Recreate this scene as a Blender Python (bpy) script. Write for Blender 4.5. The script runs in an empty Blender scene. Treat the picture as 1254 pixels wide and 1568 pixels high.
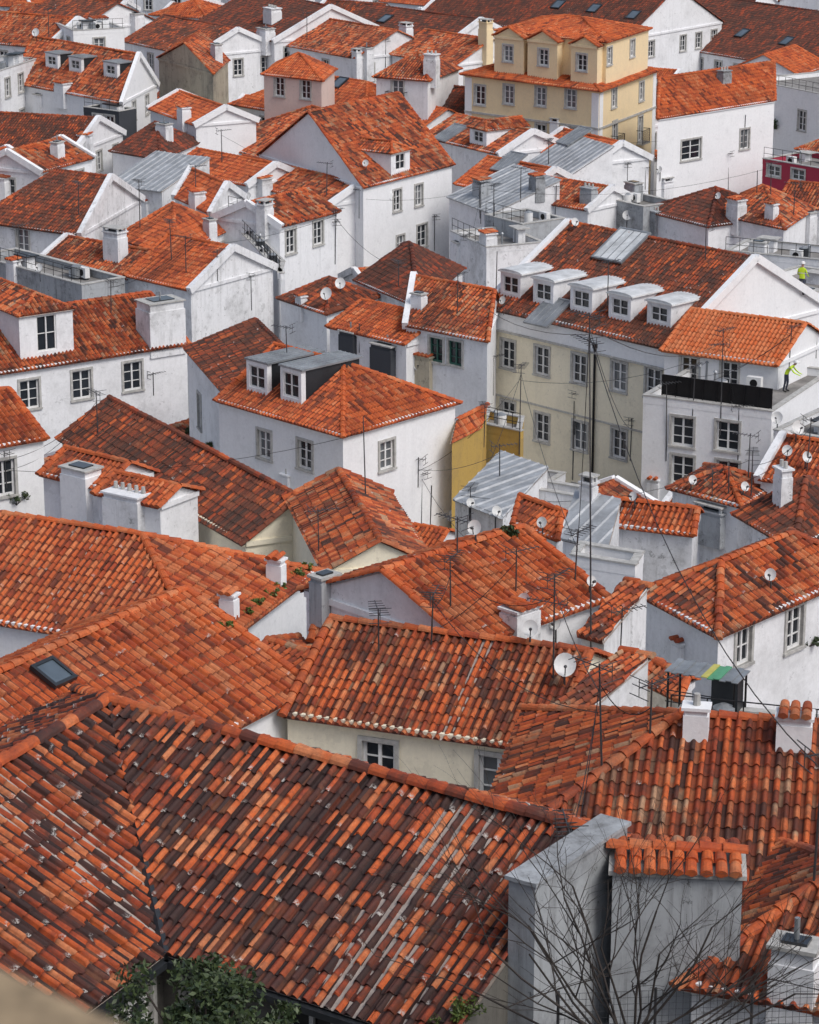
import bpy, math, random, time
import numpy as np
from mathutils import Vector, Matrix
T0=time.time()
random.seed(11); rng=np.random.default_rng(5)
scene=bpy.context.scene
COL=scene.collection
# ------------------------------------------------------------------ survey helpers
F=4200.0; TH=math.radians(17.25); CZ=50.0
ct,st=math.cos(TH),math.sin(TH)
def ray(px,py):
    x=(px-627)/F; y=-(py-784)/F
    return Vector((x,ct+y*st,-st+y*ct))
CAM=Vector((0,0,CZ))
def at_z(px,py,z):
    d=ray(px,py); return CAM+d*((z-CZ)/d.z)
def at_t(px,py,t): return CAM+ray(px,py)*t
S_Y=[-100,0,180,400,600,800,950,1100,1300,1500,1700]
S_V=[15,16.5,20,26,32,42,52,66,88,100,112]
def sdef(py): return float(np.interp(py,S_Y,S_V))
def depth(p): return p.y*ct+(CZ-p.z)*st
G_Y=[-400,2.2,2.4,8,20,33,41,59,76,95,127,209,260,400,900,4000]
G_Z=[48,48,30,24,20,18.5,18,13,9,6,3,3,5,6,4,0]
def gz(y): return float(np.interp(y,G_Y,G_Z))

# ------------------------------------------------------------------ materials
def nmat(name):
    m=bpy.data.materials.new(name); m.use_nodes=True
    nt=m.node_tree; b=nt.nodes['Principled BSDF']
    return m,nt,b
def N(nt,t,**k):
    n=nt.nodes.new(t)
    for a,v in k.items(): setattr(n,a,v)
    return n
def ramp(nt,src,stops,interp='LINEAR'):
    r=N(nt,'ShaderNodeValToRGB'); r.color_ramp.interpolation=interp
    el=r.color_ramp.elements
    while len(el)>1: el.remove(el[-1])
    el[0].position=stops[0][0]; el[0].color=tuple(stops[0][1])+(1,) if len(stops[0][1])==3 else stops[0][1]
    for p,c in stops[1:]:
        e=el.new(p); e.color=tuple(c)+(1,)
    nt.links.new(src,r.inputs[0]); return r.outputs[0]
def g(v): return (v,v,v)
def mix(nt,fac,a,b,mode='MIX'):
    n=N(nt,'ShaderNodeMix',data_type='RGBA',blend_type=mode)
    if isinstance(fac,(int,float)): n.inputs[0].default_value=fac
    else: nt.links.new(fac,n.inputs[0])
    for i,v in ((6,a),(7,b)):
        if isinstance(v,tuple): n.inputs[i].default_value=v+(1,) if len(v)==3 else v
        else: nt.links.new(v,n.inputs[i])
    return n.outputs[2]
def noise(nt,scale,detail=6,rough=.6,mapscale=None,dist=0,off=0):
    tc=N(nt,'ShaderNodeTexCoord'); n=N(nt,'ShaderNodeTexNoise')
    n.inputs['Scale'].default_value=scale; n.inputs['Detail'].default_value=detail
    n.inputs['Roughness'].default_value=rough; n.inputs['Distortion'].default_value=dist
    mp=N(nt,'ShaderNodeMapping')
    if mapscale: mp.inputs['Scale'].default_value=mapscale
    mp.inputs['Location'].default_value=(off,off*.7,off*1.3)
    nt.links.new(tc.outputs['Object'],mp.inputs[0]); nt.links.new(mp.outputs[0],n.inputs[0])
    return n.outputs['Fac']
def bump(nt,b,h,strength=.3,dist=.02):
    bn=N(nt,'ShaderNodeBump'); bn.inputs['Strength'].default_value=strength; bn.inputs['Distance'].default_value=dist
    nt.links.new(h,bn.inputs['Height']); nt.links.new(bn.outputs[0],b.inputs['Normal'])
def mul(nt,a,b):
    m=N(nt,'ShaderNodeMath',operation='MULTIPLY',use_clamp=True); nt.links.new(a,m.inputs[0])
    if isinstance(b,(int,float)): m.inputs[1].default_value=b
    else: nt.links.new(b,m.inputs[1])
    return m.outputs[0]
def plaster(name,col,dirt=.35,dcol=(.23,.22,.20),off=0):
    m,nt,b=nmat(name)
    pat=ramp(nt,noise(nt,.38,9,.7,off=off),[(.48,g(0)),(.62,g(1))])
    sk=ramp(nt,noise(nt,1.0,8,.75,(2.4,2.4,.2),off=off+3),[(.49,g(0)),(.68,g(1))])
    fine=noise(nt,7,6,.7,off=off)
    c1=mix(nt,ramp(nt,fine,[(.3,g(0)),(.8,g(1))]),tuple(min(.9,c*1.03) for c in col),tuple(c*.9 for c in col))
    mx=N(nt,'ShaderNodeMath',operation='MAXIMUM'); nt.links.new(pat,mx.inputs[0]); nt.links.new(sk,mx.inputs[1])
    brk=ramp(nt,noise(nt,2.3,8,.8,off=off+5),[(.35,g(.25)),(.65,g(1))])
    c2=mix(nt,mul(nt,mul(nt,mx.outputs[0],brk),dirt),c1,dcol)
    sp=ramp(nt,noise(nt,2.2,11,.82,off=off+9),[(.58,g(0)),(.62,g(1))])
    c3=mix(nt,mul(nt,sp,min(1,dirt*.85)),c2,tuple(c*.55 for c in dcol))
    fl=ramp(nt,noise(nt,.9,10,.7,off=off+17),[(.60,g(0)),(.615,g(1))])
    c4=mix(nt,mul(nt,fl,min(.8,dirt*.8)),c3,tuple((c*.5+d*.5)*.9 for c,d in zip(col,dcol)))
    nt.links.new(c4,b.inputs['Base Color']); b.inputs['Roughness'].default_value=.92
    bump(nt,b,fine,.4,.025); return m
def tilemat(name,stops,weather=.4,wcol=(.07,.035,.028),lichen=0.0,pan=.45,moss=.3):
    m,nt,b=nmat(name)
    at=N(nt,'ShaderNodeAttribute',attribute_name='rnd'); sep=N(nt,'ShaderNodeSeparateColor'); nt.links.new(at.outputs['Color'],sep.inputs[0])
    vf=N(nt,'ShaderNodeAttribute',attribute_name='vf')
    bl=noise(nt,.7,5,.65)
    a=N(nt,'ShaderNodeMath',operation='MULTIPLY_ADD'); nt.links.new(bl,a.inputs[0]); a.inputs[1].default_value=1.2; a.inputs[2].default_value=-.6
    ad=N(nt,'ShaderNodeMath',operation='ADD',use_clamp=True); nt.links.new(sep.outputs[0],ad.inputs[0]); nt.links.new(a.outputs[0],ad.inputs[1])
    c=ramp(nt,ad.outputs[0],stops)
    fine=noise(nt,9,8,.78); c=mix(nt,ramp(nt,fine,[(.42,g(0)),(.75,g(.6))]),c,wcol)
    w=ramp(nt,noise(nt,.45,10,.72,off=4),[(.44,g(0)),(.62,g(weather))]); c=mix(nt,w,c,wcol)
    c=mix(nt,ramp(nt,noise(nt,1.3,7,.7,off=31),[(.58,g(0)),(.74,g(.25))]),c,(.48,.24,.13))
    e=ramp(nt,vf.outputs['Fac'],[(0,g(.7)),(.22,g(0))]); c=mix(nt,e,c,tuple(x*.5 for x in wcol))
    c=mix(nt,mul(nt,sep.outputs[2],pan),c,tuple(x*.5 for x in wcol))  # pan channels darkened: grime, plus shade between the rolls painted into the colour
    mo=ramp(nt,noise(nt,1.7,10,.82,off=21),[(.59,g(0)),(.68,g(moss))]); c=mix(nt,mo,c,(.075,.068,.035))
    if lichen>0:
        l1=ramp(nt,sep.outputs[1],[(1-lichen,g(0)),(1-lichen+.03,g(1))]); l2=ramp(nt,vf.outputs['Fac'],[(.68,g(0)),(.88,g(1))])
        l3=ramp(nt,noise(nt,20,6,.85,off=2),[(.48,g(0)),(.53,g(1))])
        q=mix(nt,1.0,l1,l2,'MULTIPLY'); q=mix(nt,1.0,q,l3,'MULTIPLY'); c=mix(nt,q,c,(.50,.47,.44))
    nt.links.new(c,b.inputs['Base Color']); b.inputs['Roughness'].default_value=.72
    b.inputs['Specular IOR Level'].default_value=.3
    bump(nt,b,fine,.45,.02); return m
def simple(name,col,rough=.6,metal=0,vary=.25,scale=4,spec=.5):
    m,nt,b=nmat(name); f=noise(nt,scale,8,.7)
    c=mix(nt,ramp(nt,f,[(.3,g(0)),(.72,g(1))]),tuple(min(1,x*(1+vary*.3)) for x in col),tuple(x*(1-vary) for x in col))
    nt.links.new(c,b.inputs['Base Color']); b.inputs['Roughness'].default_value=rough; b.inputs['Metallic'].default_value=metal
    b.inputs['Specular IOR Level'].default_value=spec
    bump(nt,b,f,.15,.01); return m
WALL={
 'white':plaster('white_plaster',(.84,.845,.86),.45,(.40,.40,.40)),
 'white2':plaster('white_plaster_worn',(.80,.805,.82),.78,(.31,.31,.305),off=7),
 'clean':plaster('white_plaster_fresh',(.86,.865,.88),.22,(.48,.48,.48),off=3),
 'old':plaster('grey_stained_plaster',(.40,.42,.44),1.0,(.11,.11,.11),off=12),
 'olds':plaster('ochre_stained_plaster',(.46,.41,.31),.85,(.14,.125,.11),off=15),
 'cream':plaster('cream_plaster',(.86,.79,.62),.32,(.48,.43,.34),off=5),
 'yellow':plaster('pale_yellow_plaster',(.86,.69,.43),.22,(.5,.42,.32),off=6),
 'ochre':plaster('ochre_plaster',(.50,.33,.09),.45,(.25,.18,.1),off=8),
 'pink':plaster('pale_pink_plaster',(.75,.60,.53),.25,(.4,.33,.3),off=9),
 'crimson':plaster('crimson_plaster',(.38,.03,.065),.2,(.15,.03,.03),off=10),
 'dark':plaster('anthracite_plaster',(.05,.055,.065),.2,(.03,.03,.03),off=11),
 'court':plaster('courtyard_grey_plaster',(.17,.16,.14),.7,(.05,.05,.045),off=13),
}
OR=(.64,.140,.036); OR2=(.53,.102,.028); RD=(.38,.064,.022); BR=(.165,.042,.022); DK=(.065,.030,.024); PL=(.66,.23,.095); BG=(.46,.27,.16)
TILE={
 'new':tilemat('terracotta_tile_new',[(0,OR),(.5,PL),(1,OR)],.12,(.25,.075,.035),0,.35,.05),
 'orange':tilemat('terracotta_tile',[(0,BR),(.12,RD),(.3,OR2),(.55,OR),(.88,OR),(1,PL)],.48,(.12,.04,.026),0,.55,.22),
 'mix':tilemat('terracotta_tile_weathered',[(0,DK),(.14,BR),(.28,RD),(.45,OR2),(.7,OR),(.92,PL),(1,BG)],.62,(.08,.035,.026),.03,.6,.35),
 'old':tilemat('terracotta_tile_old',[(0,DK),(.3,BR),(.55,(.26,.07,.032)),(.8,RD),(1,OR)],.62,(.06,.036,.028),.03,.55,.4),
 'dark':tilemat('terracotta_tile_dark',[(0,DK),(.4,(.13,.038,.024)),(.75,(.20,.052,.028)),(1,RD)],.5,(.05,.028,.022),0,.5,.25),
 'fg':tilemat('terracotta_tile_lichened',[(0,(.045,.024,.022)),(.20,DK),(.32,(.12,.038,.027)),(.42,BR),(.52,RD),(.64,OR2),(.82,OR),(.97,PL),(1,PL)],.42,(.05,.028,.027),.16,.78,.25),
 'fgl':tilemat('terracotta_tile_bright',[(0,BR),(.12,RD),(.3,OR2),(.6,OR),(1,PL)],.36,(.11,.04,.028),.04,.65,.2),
 'metal':simple('grey_sheet_metal',(.44,.46,.48),.5,.3,.5,1.2),
}
M_STONE=simple('limestone_trim',(.50,.49,.465),.8,0,.42)
M_FRAME=simple('white_window_paint',(.78,.78,.77),.5,0,.2)
M_GREEN=simple('green_window_paint',(.03,.12,.09),.5)
M_IRON=simple('dark_iron',(.02,.02,.022),.5,.6)
M_ZINC=simple('dark_zinc',(.055,.062,.07),.42,.5,.3,1.2)
M_LZINC=simple('light_zinc',(.34,.36,.38),.45,.4,.45,1.2)
M_DECK=simple('mortar_deck',(.42,.36,.32),.95,0,.4)
M_CONC=simple('terrace_floor',(.28,.265,.25),.9,0,.65,.8)
M_DISH=simple('dish_enamel',(.72,.72,.71),.45,0,.2,6)
M_ANT=simple('antenna_aluminium',(.09,.09,.095),.5,.5)
M_BARK=simple('bark',(.05,.04,.035),.9)
def glassm(name,col):
    m,nt,b=nmat(name); f=noise(nt,.9,3,.5)
    nt.links.new(mix(nt,f,tuple(c*.5 for c in col),tuple(c*1.6 for c in col)),b.inputs['Base Color'])
    b.inputs['Roughness'].default_value=.12; b.inputs['Specular IOR Level'].default_value=.6; return m
M_GLASS=glassm('window_glass',(.018,.022,.028)); M_CURT=glassm('curtained_glass',(.13,.14,.15))
M_SKYG=glassm('skylight_glass',(.10,.13,.16))
M_GRN=simple('green_canopy',(.10,.34,.18),.5,0,.3)
M_YEL=simple('yellow_canopy',(.55,.50,.12),.5,0,.3)
MATS=[None,M_STONE,M_FRAME,M_GLASS,M_IRON,M_CURT,M_DECK,M_ZINC,M_CONC,M_LZINC,M_GREEN,M_SKYG]
# ------------------------------------------------------------------ mesh builders
class MB:
    def __init__(s): s.v=[];s.f=[];s.m=[]
    def poly(s,pts,m=0):
        b=len(s.v); s.v+= [tuple(p) for p in pts]; s.f.append(tuple(range(b,b+len(pts)))); s.m.append(m)
    def box(s,c,x,y,z,m=0):
        b=len(s.v)
        for i in (-1,1):
            for j in (-1,1):
                for k in (-1,1): s.v.append(tuple(c+x*i+y*j+z*k))
        for q in ((0,1,3,2),(4,6,7,5),(0,4,5,1),(2,3,7,6),(0,2,6,4),(1,5,7,3)):
            s.f.append(tuple(b+i for i in q)); s.m.append(m)
    def tube(s,a,b_,r0,r1,n=6,m=0,cap=True):
        d=(b_-a)
        if d.length<1e-5: return
        d.normalize(); u=d.orthogonal().normalized(); w=d.cross(u); b=len(s.v)
        for p,r in ((a,r0),(b_,r1)):
            for i in range(n):
                an=2*math.pi*i/n; s.v.append(tuple(p+(u*math.cos(an)+w*math.sin(an))*r))
        for i in range(n):
            j=(i+1)%n; s.f.append((b+i,b+j,b+n+j,b+n+i)); s.m.append(m)
        if cap:
            s.f.append(tuple(b+i for i in range(n))[::-1]); s.m.append(m); s.f.append(tuple(b+n+i for i in range(n))); s.m.append(m)
    def obj(s,name,parent=None,mats=None,smooth=False):
        if not s.f: return None
        me=bpy.data.meshes.new(name); me.from_pydata(s.v,[],s.f)
        for m in (mats or []): me.materials.append(m)
        me.polygons.foreach_set('material_index',s.m)
        if smooth: me.polygons.foreach_set('use_smooth',[True]*len(s.f))
        me.update(); o=bpy.data.objects.new(name,me); COL.objects.link(o)
        if parent: o.parent=parent
        return o
def empty(name):
    o=bpy.data.objects.new(name,None); o.empty_display_size=.5; COL.objects.link(o); return o
class Sheet:
    def __init__(s): s.V=[];s.Q=[];s.R=[];s.F=[];s.n=0
    def add(s,V,Q,R,Fv):
        s.V.append(V); s.Q.append(Q+s.n); s.R.append(R); s.F.append(Fv); s.n+=len(V)
    def obj(s,name,parent,mat):
        if not s.V: return
        V=np.concatenate(s.V);Q=np.concatenate(s.Q);R=np.concatenate(s.R);Fv=np.concatenate(s.F)
        me=bpy.data.meshes.new(name); me.vertices.add(len(V)); me.vertices.foreach_set('co',V.astype(np.float32).ravel())
        me.loops.add(len(Q)*4); me.loops.foreach_set('vertex_index',Q.astype(np.int32).ravel())
        me.polygons.add(len(Q)); me.polygons.foreach_set('loop_start',np.arange(0,len(Q)*4,4,dtype=np.int32))
        me.update(calc_edges=True)
        a=me.attributes.new('rnd','FLOAT_COLOR','FACE'); a.data.foreach_set('color',np.concatenate([R,np.ones((len(R),1))],1).astype(np.float32).ravel())
        b=me.attributes.new('vf','FLOAT','POINT'); b.data.foreach_set('value',Fv.astype(np.float32))
        me.materials.append(mat); me.polygons.foreach_set('use_smooth',np.zeros(len(Q),dtype=bool))
        o=bpy.data.objects.new(name,me); COL.objects.link(o); o.parent=parent; return o
def newell(pts):
    n=Vector((0,0,0))
    for i,p in enumerate(pts):
        q=pts[(i+1)%len(pts)]
        n+=Vector(((p.y-q.y)*(p.z+q.z),(p.z-q.z)*(p.x+q.x),(p.x-q.x)*(p.y+q.y)))
    n.normalize()
    return n
def tile_sheet(S,poly,kind='tile',jit=1.0):
    n=newell(poly)
    if n.z<0: n=-n
    v=Vector((0,0,-1))+n*n.z
    if v.length<1e-4: v=Vector((0,-1,0))
    v.normalize(); u=v.cross(n); c=sum(poly,Vector())/len(poly)
    t=depth(c); 
    if kind=='metal': pitch,course,seg,amp,step=.55,50,8,.05,0
    else:
        pitch,course,amp,step=.225,.36,.078,.022
        seg=12 if t<62 else (8 if t<90 else (6 if t<170 else 4))
    PU=np.array([(p-c).dot(u) for p in poly]); PV=np.array([(p-c).dot(v) for p in poly])
    u0,u1=PU.min()+1e-4,PU.max()-1e-4
    k0=math.ceil(u0/(pitch/seg)); k1=math.floor(u1/(pitch/seg))
    us=np.concatenate([[u0],np.arange(k0,k1+1)*(pitch/seg),[u1]])
    vmin=np.full(len(us),1e9); vmax=np.full(len(us),-1e9)
    for i in range(len(poly)):
        a,b=(PU[i],PV[i]),(PU[(i+1)%len(poly)],PV[(i+1)%len(poly)])
        if abs(a[0]-b[0])<1e-6: continue
        lo,hi=min(a[0],b[0]),max(a[0],b[0]); mk=(us>=lo-1e-6)&(us<=hi+1e-6)
        vv=a[1]+(us-a[0])/(b[0]-a[0])*(b[1]-a[1])
        vmin[mk]=np.minimum(vmin[mk],vv[mk]); vmax[mk]=np.maximum(vmax[mk],vv[mk])
    vtop=vmin.min(); K=int(math.ceil((vmax.max()-vtop)/course))+1
    ph=(us/pitch)%1.0; cidx=np.floor(us/pitch).astype(int); cidx-=cidx.min()
    if kind=='metal': prof=np.where(ph<.1,amp,0.0); tid=cidx
    else:
        prof=np.where(ph<.58,amp*np.sin(np.pi*np.clip(ph/.58,0,1))**.75,-.3*amp*np.sin(np.pi*np.clip((ph-.58)/.42,0,1)))
        tid=cidx*2+(ph>=.57)
    NT=tid.max()+2
    J=rng.normal(0,.006*jit,(K,NT)); RN=rng.random((K,NT,3))
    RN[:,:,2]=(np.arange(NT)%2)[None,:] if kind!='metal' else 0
    cs=rng.random((K,NT)); RN[1:,:,0]=np.where(cs[1:]<.2,RN[:-1,:,0],RN[1:,:,0])
    sag=rng.normal(0,.010*jit,NT); wav=np.sin(us*1.3+rng.random()*6)*.02*jit+np.sin(us*.47+rng.random()*6)*.03*jit
    rows=[];hts=[];vf=[];real=[]
    for k in range(K):
        jv=rng.normal(0,.024*jit,NT)[tid] if kind!='metal' else 0
        for f in (0,1):
            vr=vtop+(k+f)*course+ (jv if f==1 else 0)
            vr=vr+np.zeros(len(us)); vc=np.clip(vr,vmin,vmax)
            fr=np.clip((vc-(vtop+k*course))/course,0,1)
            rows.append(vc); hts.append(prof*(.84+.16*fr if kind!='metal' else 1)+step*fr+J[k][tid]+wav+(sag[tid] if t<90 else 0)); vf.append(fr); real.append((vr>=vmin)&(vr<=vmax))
    Vv=np.array(rows); Hh=np.array(hts); U=np.broadcast_to(us,Vv.shape)
    un,vn,nn,cc=(np.array(x) for x in (u,v,n,c))
    P=cc+U[...,None]*un+Vv[...,None]*vn+Hh[...,None]*nn
    R_,C_=Vv.shape; idx=np.arange(R_*C_).reshape(R_,C_)
    q=np.stack([idx[:-1,:-1],idx[:-1,1:],idx[1:,1:],idx[1:,:-1]],-1)
    dv=np.abs(Vv[1:]-Vv[:-1]); dd=np.maximum(dv[:,:-1],dv[:,1:])
    rl=np.array(real); rm=rl[:-1]|rl[1:]
    stepmask=np.zeros(dd.shape,bool); stepmask[1::2]=True
    keep=np.where(stepmask,rm[:,:-1]|rm[:,1:],dd>1e-4)
    kk=np.minimum(np.arange(R_-1)//2,K-1)
    rn=RN[kk][:,tid[:-1]]
    S.add(P.reshape(-1,3),q[keep],rn[keep],np.array(vf).reshape(-1))
    kb=np.clip(np.floor((vmax-vtop)/course-1e-6).astype(int),0,K-1)
    fr=(vmax-vtop-kb*course)/course
    hb=prof*(.84+.16*fr if kind!='metal' else 1)+step*fr+J[kb,tid]+wav
    P1=cc+us[:,None]*un+vmax[:,None]*vn+hb[:,None]*nn
    P2=cc+us[:,None]*un+(vmax-.01)[:,None]*vn+(-.07+0*hb)[:,None]*nn
    L=len(us); i=np.arange(L-1); qq=np.stack([i,i+1,L+i+1,L+i],-1)
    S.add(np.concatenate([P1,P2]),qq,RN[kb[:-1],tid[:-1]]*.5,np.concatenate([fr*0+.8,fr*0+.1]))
def caps(S,p0,p1,r=.125):
    d=p1-p0; L=d.length
    if L<.2: return
    t=depth((p0+p1)*.5); nseg=max(1,int(round(L/.42))) 
    m=6 if t<100 else 4
    d.normalize(); side=d.cross(Vector((0,0,1))).normalized(); up=side.cross(d).normalized()
    for i in range(nseg):
        a=p0+d*(L*i/nseg-.03); b=p0+d*(L*(i+1)/nseg); ja=random.gauss(0,.01)
        vs=[]
        for p,rr,hh in ((a,r*1.12,.035),(b,r*.95,.01)):
            for k in range(m+1):
                an=math.pi*k/m; vs.append(tuple(p+side*(math.cos(an)*rr+ja)+up*(math.sin(an)*rr*.9+hh-.02)))
        vs+= [tuple(a+side*rr_+up*-.03) for rr_ in (r*1.12,0,-r*1.12)]
        V=np.array(vs); Q=[[k,k+1,m+2+k,m+1+k] for k in range(m)]
        for k in range(0,m,2): Q.append([k,k+1,k+2 if k+2<=m else m,2*(m+1)+1])
        rn=np.array([[random.random()*.65+.3,random.random()*.9,0]]*len(Q)); S.add(V,np.array(Q),rn,np.full(len(V),.6))
# ------------------------------------------------------------------ registered surfaces
SURF=[]
FOOT=[]
def reg(pts,kind,e1,owner): SURF.append((pts,newell(pts),kind,e1,owner))
def inside(pts,n,p):
    ax=max(range(3),key=lambda i:abs(n[i])); a,b=[i for i in range(3) if i!=ax]
    c=False; j=len(pts)-1
    for i in range(len(pts)):
        if (pts[i][b]>p[b])!=(pts[j][b]>p[b]) and p[a]<(pts[j][a]-pts[i][a])*(p[b]-pts[i][b])/(pts[j][b]-pts[i][b])+pts[i][a]: c=not c
        j=i
    return c
def hit(px,py,kind=None,owner=None):
    d=ray(px,py); best=None
    for S_ in SURF:
        pts,n,k,e1,ow=S_
        if kind and k!=kind: continue
        if owner and ow is not owner: continue
        dn=d.dot(n)
        if abs(dn)<1e-7: continue
        t=(pts[0]-CAM).dot(n)/dn
        if t<=1: continue
        if best and t>=best[0]: continue
        p=CAM+d*t
        if inside(pts,n,p): best=(t,p,S_)
    return best
# ------------------------------------------------------------------ windows & walls
def window(mb,c,sd,n,w,h,style):
    up=Vector((0,0,1)); gl=random.choice([3,3,3,5]); fm=10 if style=='g' else 2
    q=lambda s_,z_,o: c+sd*s_+up*z_+n*o
    hw,hh=w/2,h/2; dp=-.16
    for a,b in (((-hw,-hh),(hw,-hh)),((hw,-hh),(hw,hh)),((hw,hh),(-hw,hh)),((-hw,hh),(-hw,-hh))):
        mb.poly([q(*a,0),q(*b,0),q(*b,dp),q(*a,dp)],1)
    mb.poly([q(-hw,-hh,dp+.01),q(hw,-hh,dp+.01),q(hw,hh,dp+.01),q(-hw,hh,dp+.01)],gl)
    B=lambda s_,z_,o,a,b_,c_,m:mb.box(q(s_,z_,o),sd*a,n*c_,up*b_,m)
    fo=-.11; ft=.03
    B(-hw+.04,0,fo,.04,hh,ft,fm);B(hw-.04,0,fo,.04,hh,ft,fm)
    B(0,hh-.04,fo,hw-.08,.04,ft,fm);B(0,-hh+.05,fo,hw-.08,.05,ft,fm)
    B(0,0,fo+.004,.045,hh-.09,ft,fm)
    nb=2 if h>1.2 else 1
    for i in range(nb):
        z=-hh+h*(i+1)/(nb+1); 
        for sg in (-1,1): B(sg*(hw/2-.018),z,fo,hw/2-.0635,.018,.02,fm)
    if style=='n': return
    s_=.12
    B(-hw-s_/2,0,.02,s_/2,hh,.035,1);B(hw+s_/2,0,.02,s_/2,hh,.035,1)
    B(0,hh+s_/2,.02,hw+s_,s_/2,.037,1);B(0,-hh-.05,.035,hw+s_+.03,.05,.06,1)
    if style=='b':
        o=.55
        B(0,-hh-.16,o/2+.02,hw+.35,.05,o/2,1)
        for sg in (-1,1):
            B(sg*(hw+.32),-hh+.9,o/2,.02,.02,o/2,4); B(sg*(hw+.32),-hh+.35,o-.02,.015,.53,.015,4)
        B(0,-hh+.9,o-.01,hw+.33,.02,.02,4)
        k=int((2*hw+.6)/.12)
        for i in range(k+1): B(-hw-.3+i*(2*hw+.6)/k,-hh+.36,o,.009,.5,.009,4)
def wallrect(mb,wb,P0,P1,z0,z1,wins,outn,own,e1,mi=0):
    sd=(P1-P0); sd.z=0; L=sd.length; sd.normalize()
    ok=[]
    for (s_,z_,w,h,stl) in wins:
        if s_-w/2<.15 or s_+w/2>L-.15 or z_+h/2>z1-.12 or z_-h/2<z0+.2: continue
        if any(abs(s_-o[0])<(w+o[2])/2+.3 and abs(z_-o[1])<(h+o[3])/2+.3 for o in ok): continue
        ok.append((s_,z_,w,h,stl))
    sc=sorted({0,L}|{o[0]-o[2]/2 for o in ok}|{o[0]+o[2]/2 for o in ok}); zc=sorted({z0,z1}|{o[1]-o[3]/2 for o in ok}|{o[1]+o[3]/2 for o in ok})
    base=Vector((P0.x,P0.y,0)); up=Vector((0,0,1))
    for i in range(len(sc)-1):
        for j in range(len(zc)-1):
            cs,cz=(sc[i]+sc[i+1])/2,(zc[j]+zc[j+1])/2
            if any(abs(cs-o[0])<o[2]/2 and abs(cz-o[1])<o[3]/2 for o in ok): continue
            mb.poly([base+sd*sc[i]+up*zc[j],base+sd*sc[i+1]+up*zc[j],base+sd*sc[i+1]+up*zc[j+1],base+sd*sc[i]+up*zc[j+1]],mi)
    for o in ok: window(wb,base+sd*o[0]+up*o[1],sd,outn,o[2],o[3],o[4])
    reg([base+up*z0,base+sd*L+up*z0,base+sd*L+up*z1,base+up*z1],'wall',e1,own)
def beam(mb,a,b,w,h,m=0):
    d=b-a; L=d.length
    if L<.05: return
    d.normalize(); s_=d.cross(Vector((0,0,1))).normalized(); up=s_.cross(d)
    mb.box((a+b)/2,d*(L/2),s_*(w/2),up*(h/2),m)
def clutter(P,z,root):
    e=(P[1]-P[0]); f=(P[3]-P[0]); L,W=e.length,f.length
    if L<1.6 or W<1.6: return
    e=e/L; f=f/W; u=Vector((0,0,1)); mb=MB(); o=Vector((P[0].x,P[0].y,z-.35))
    for k in range(max(2,min(9,int(L*W/5)))):
        p=o+e*random.uniform(.6,L-.6)+f*random.uniform(.6,W-.6); ty=random.random()
        if ty<.3:
            mb.box(p+u*.42,e*.38,f*.16,u*.3,2); mb.tube(p+u*.42-f*.165,p+u*.42-f*.18,.2,.2,12,4); mb.box(p+u*.06,e*.3,f*.14,u*.06,7)
        elif ty<.55:
            mb.tube(p,p+u*.9,.06,.06,8,9); mb.tube(p+u*.9,p+u*1.0,.12,.05,8,9)
        elif ty<.75:
            mb.tube(p+u*.1,p+u*.75,.28,.28,12,random.choice([7,9,2])); mb.tube(p+u*.75,p+u*.85,.28,.08,12,9)
        else:
            h=random.uniform(.5,1.1); mb.box(p+u*h/2,e*random.uniform(.25,.6),f*random.uniform(.2,.4),u*h/2,0); mb.box(p+u*(h+.04),e*.66,f*.46,u*.035,random.choice([1,7]))
    if random.random()<.6:
        a=o+u*.45; 
        for hh in (.35,.8): mb.tube(a+u*hh+f*.11,a+e*L+u*hh+f*.11,.018,.018,5,4)
        for i in range(int(L/.9)+1): mb.tube(a+e*min(L,i*.9)+f*.11,a+e*min(L,i*.9)+u*.8+f*.11,.018,.018,5,4)
    mb.obj('rooftop_equipment',root,[WALL['white2']]+MATS[1:])
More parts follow.
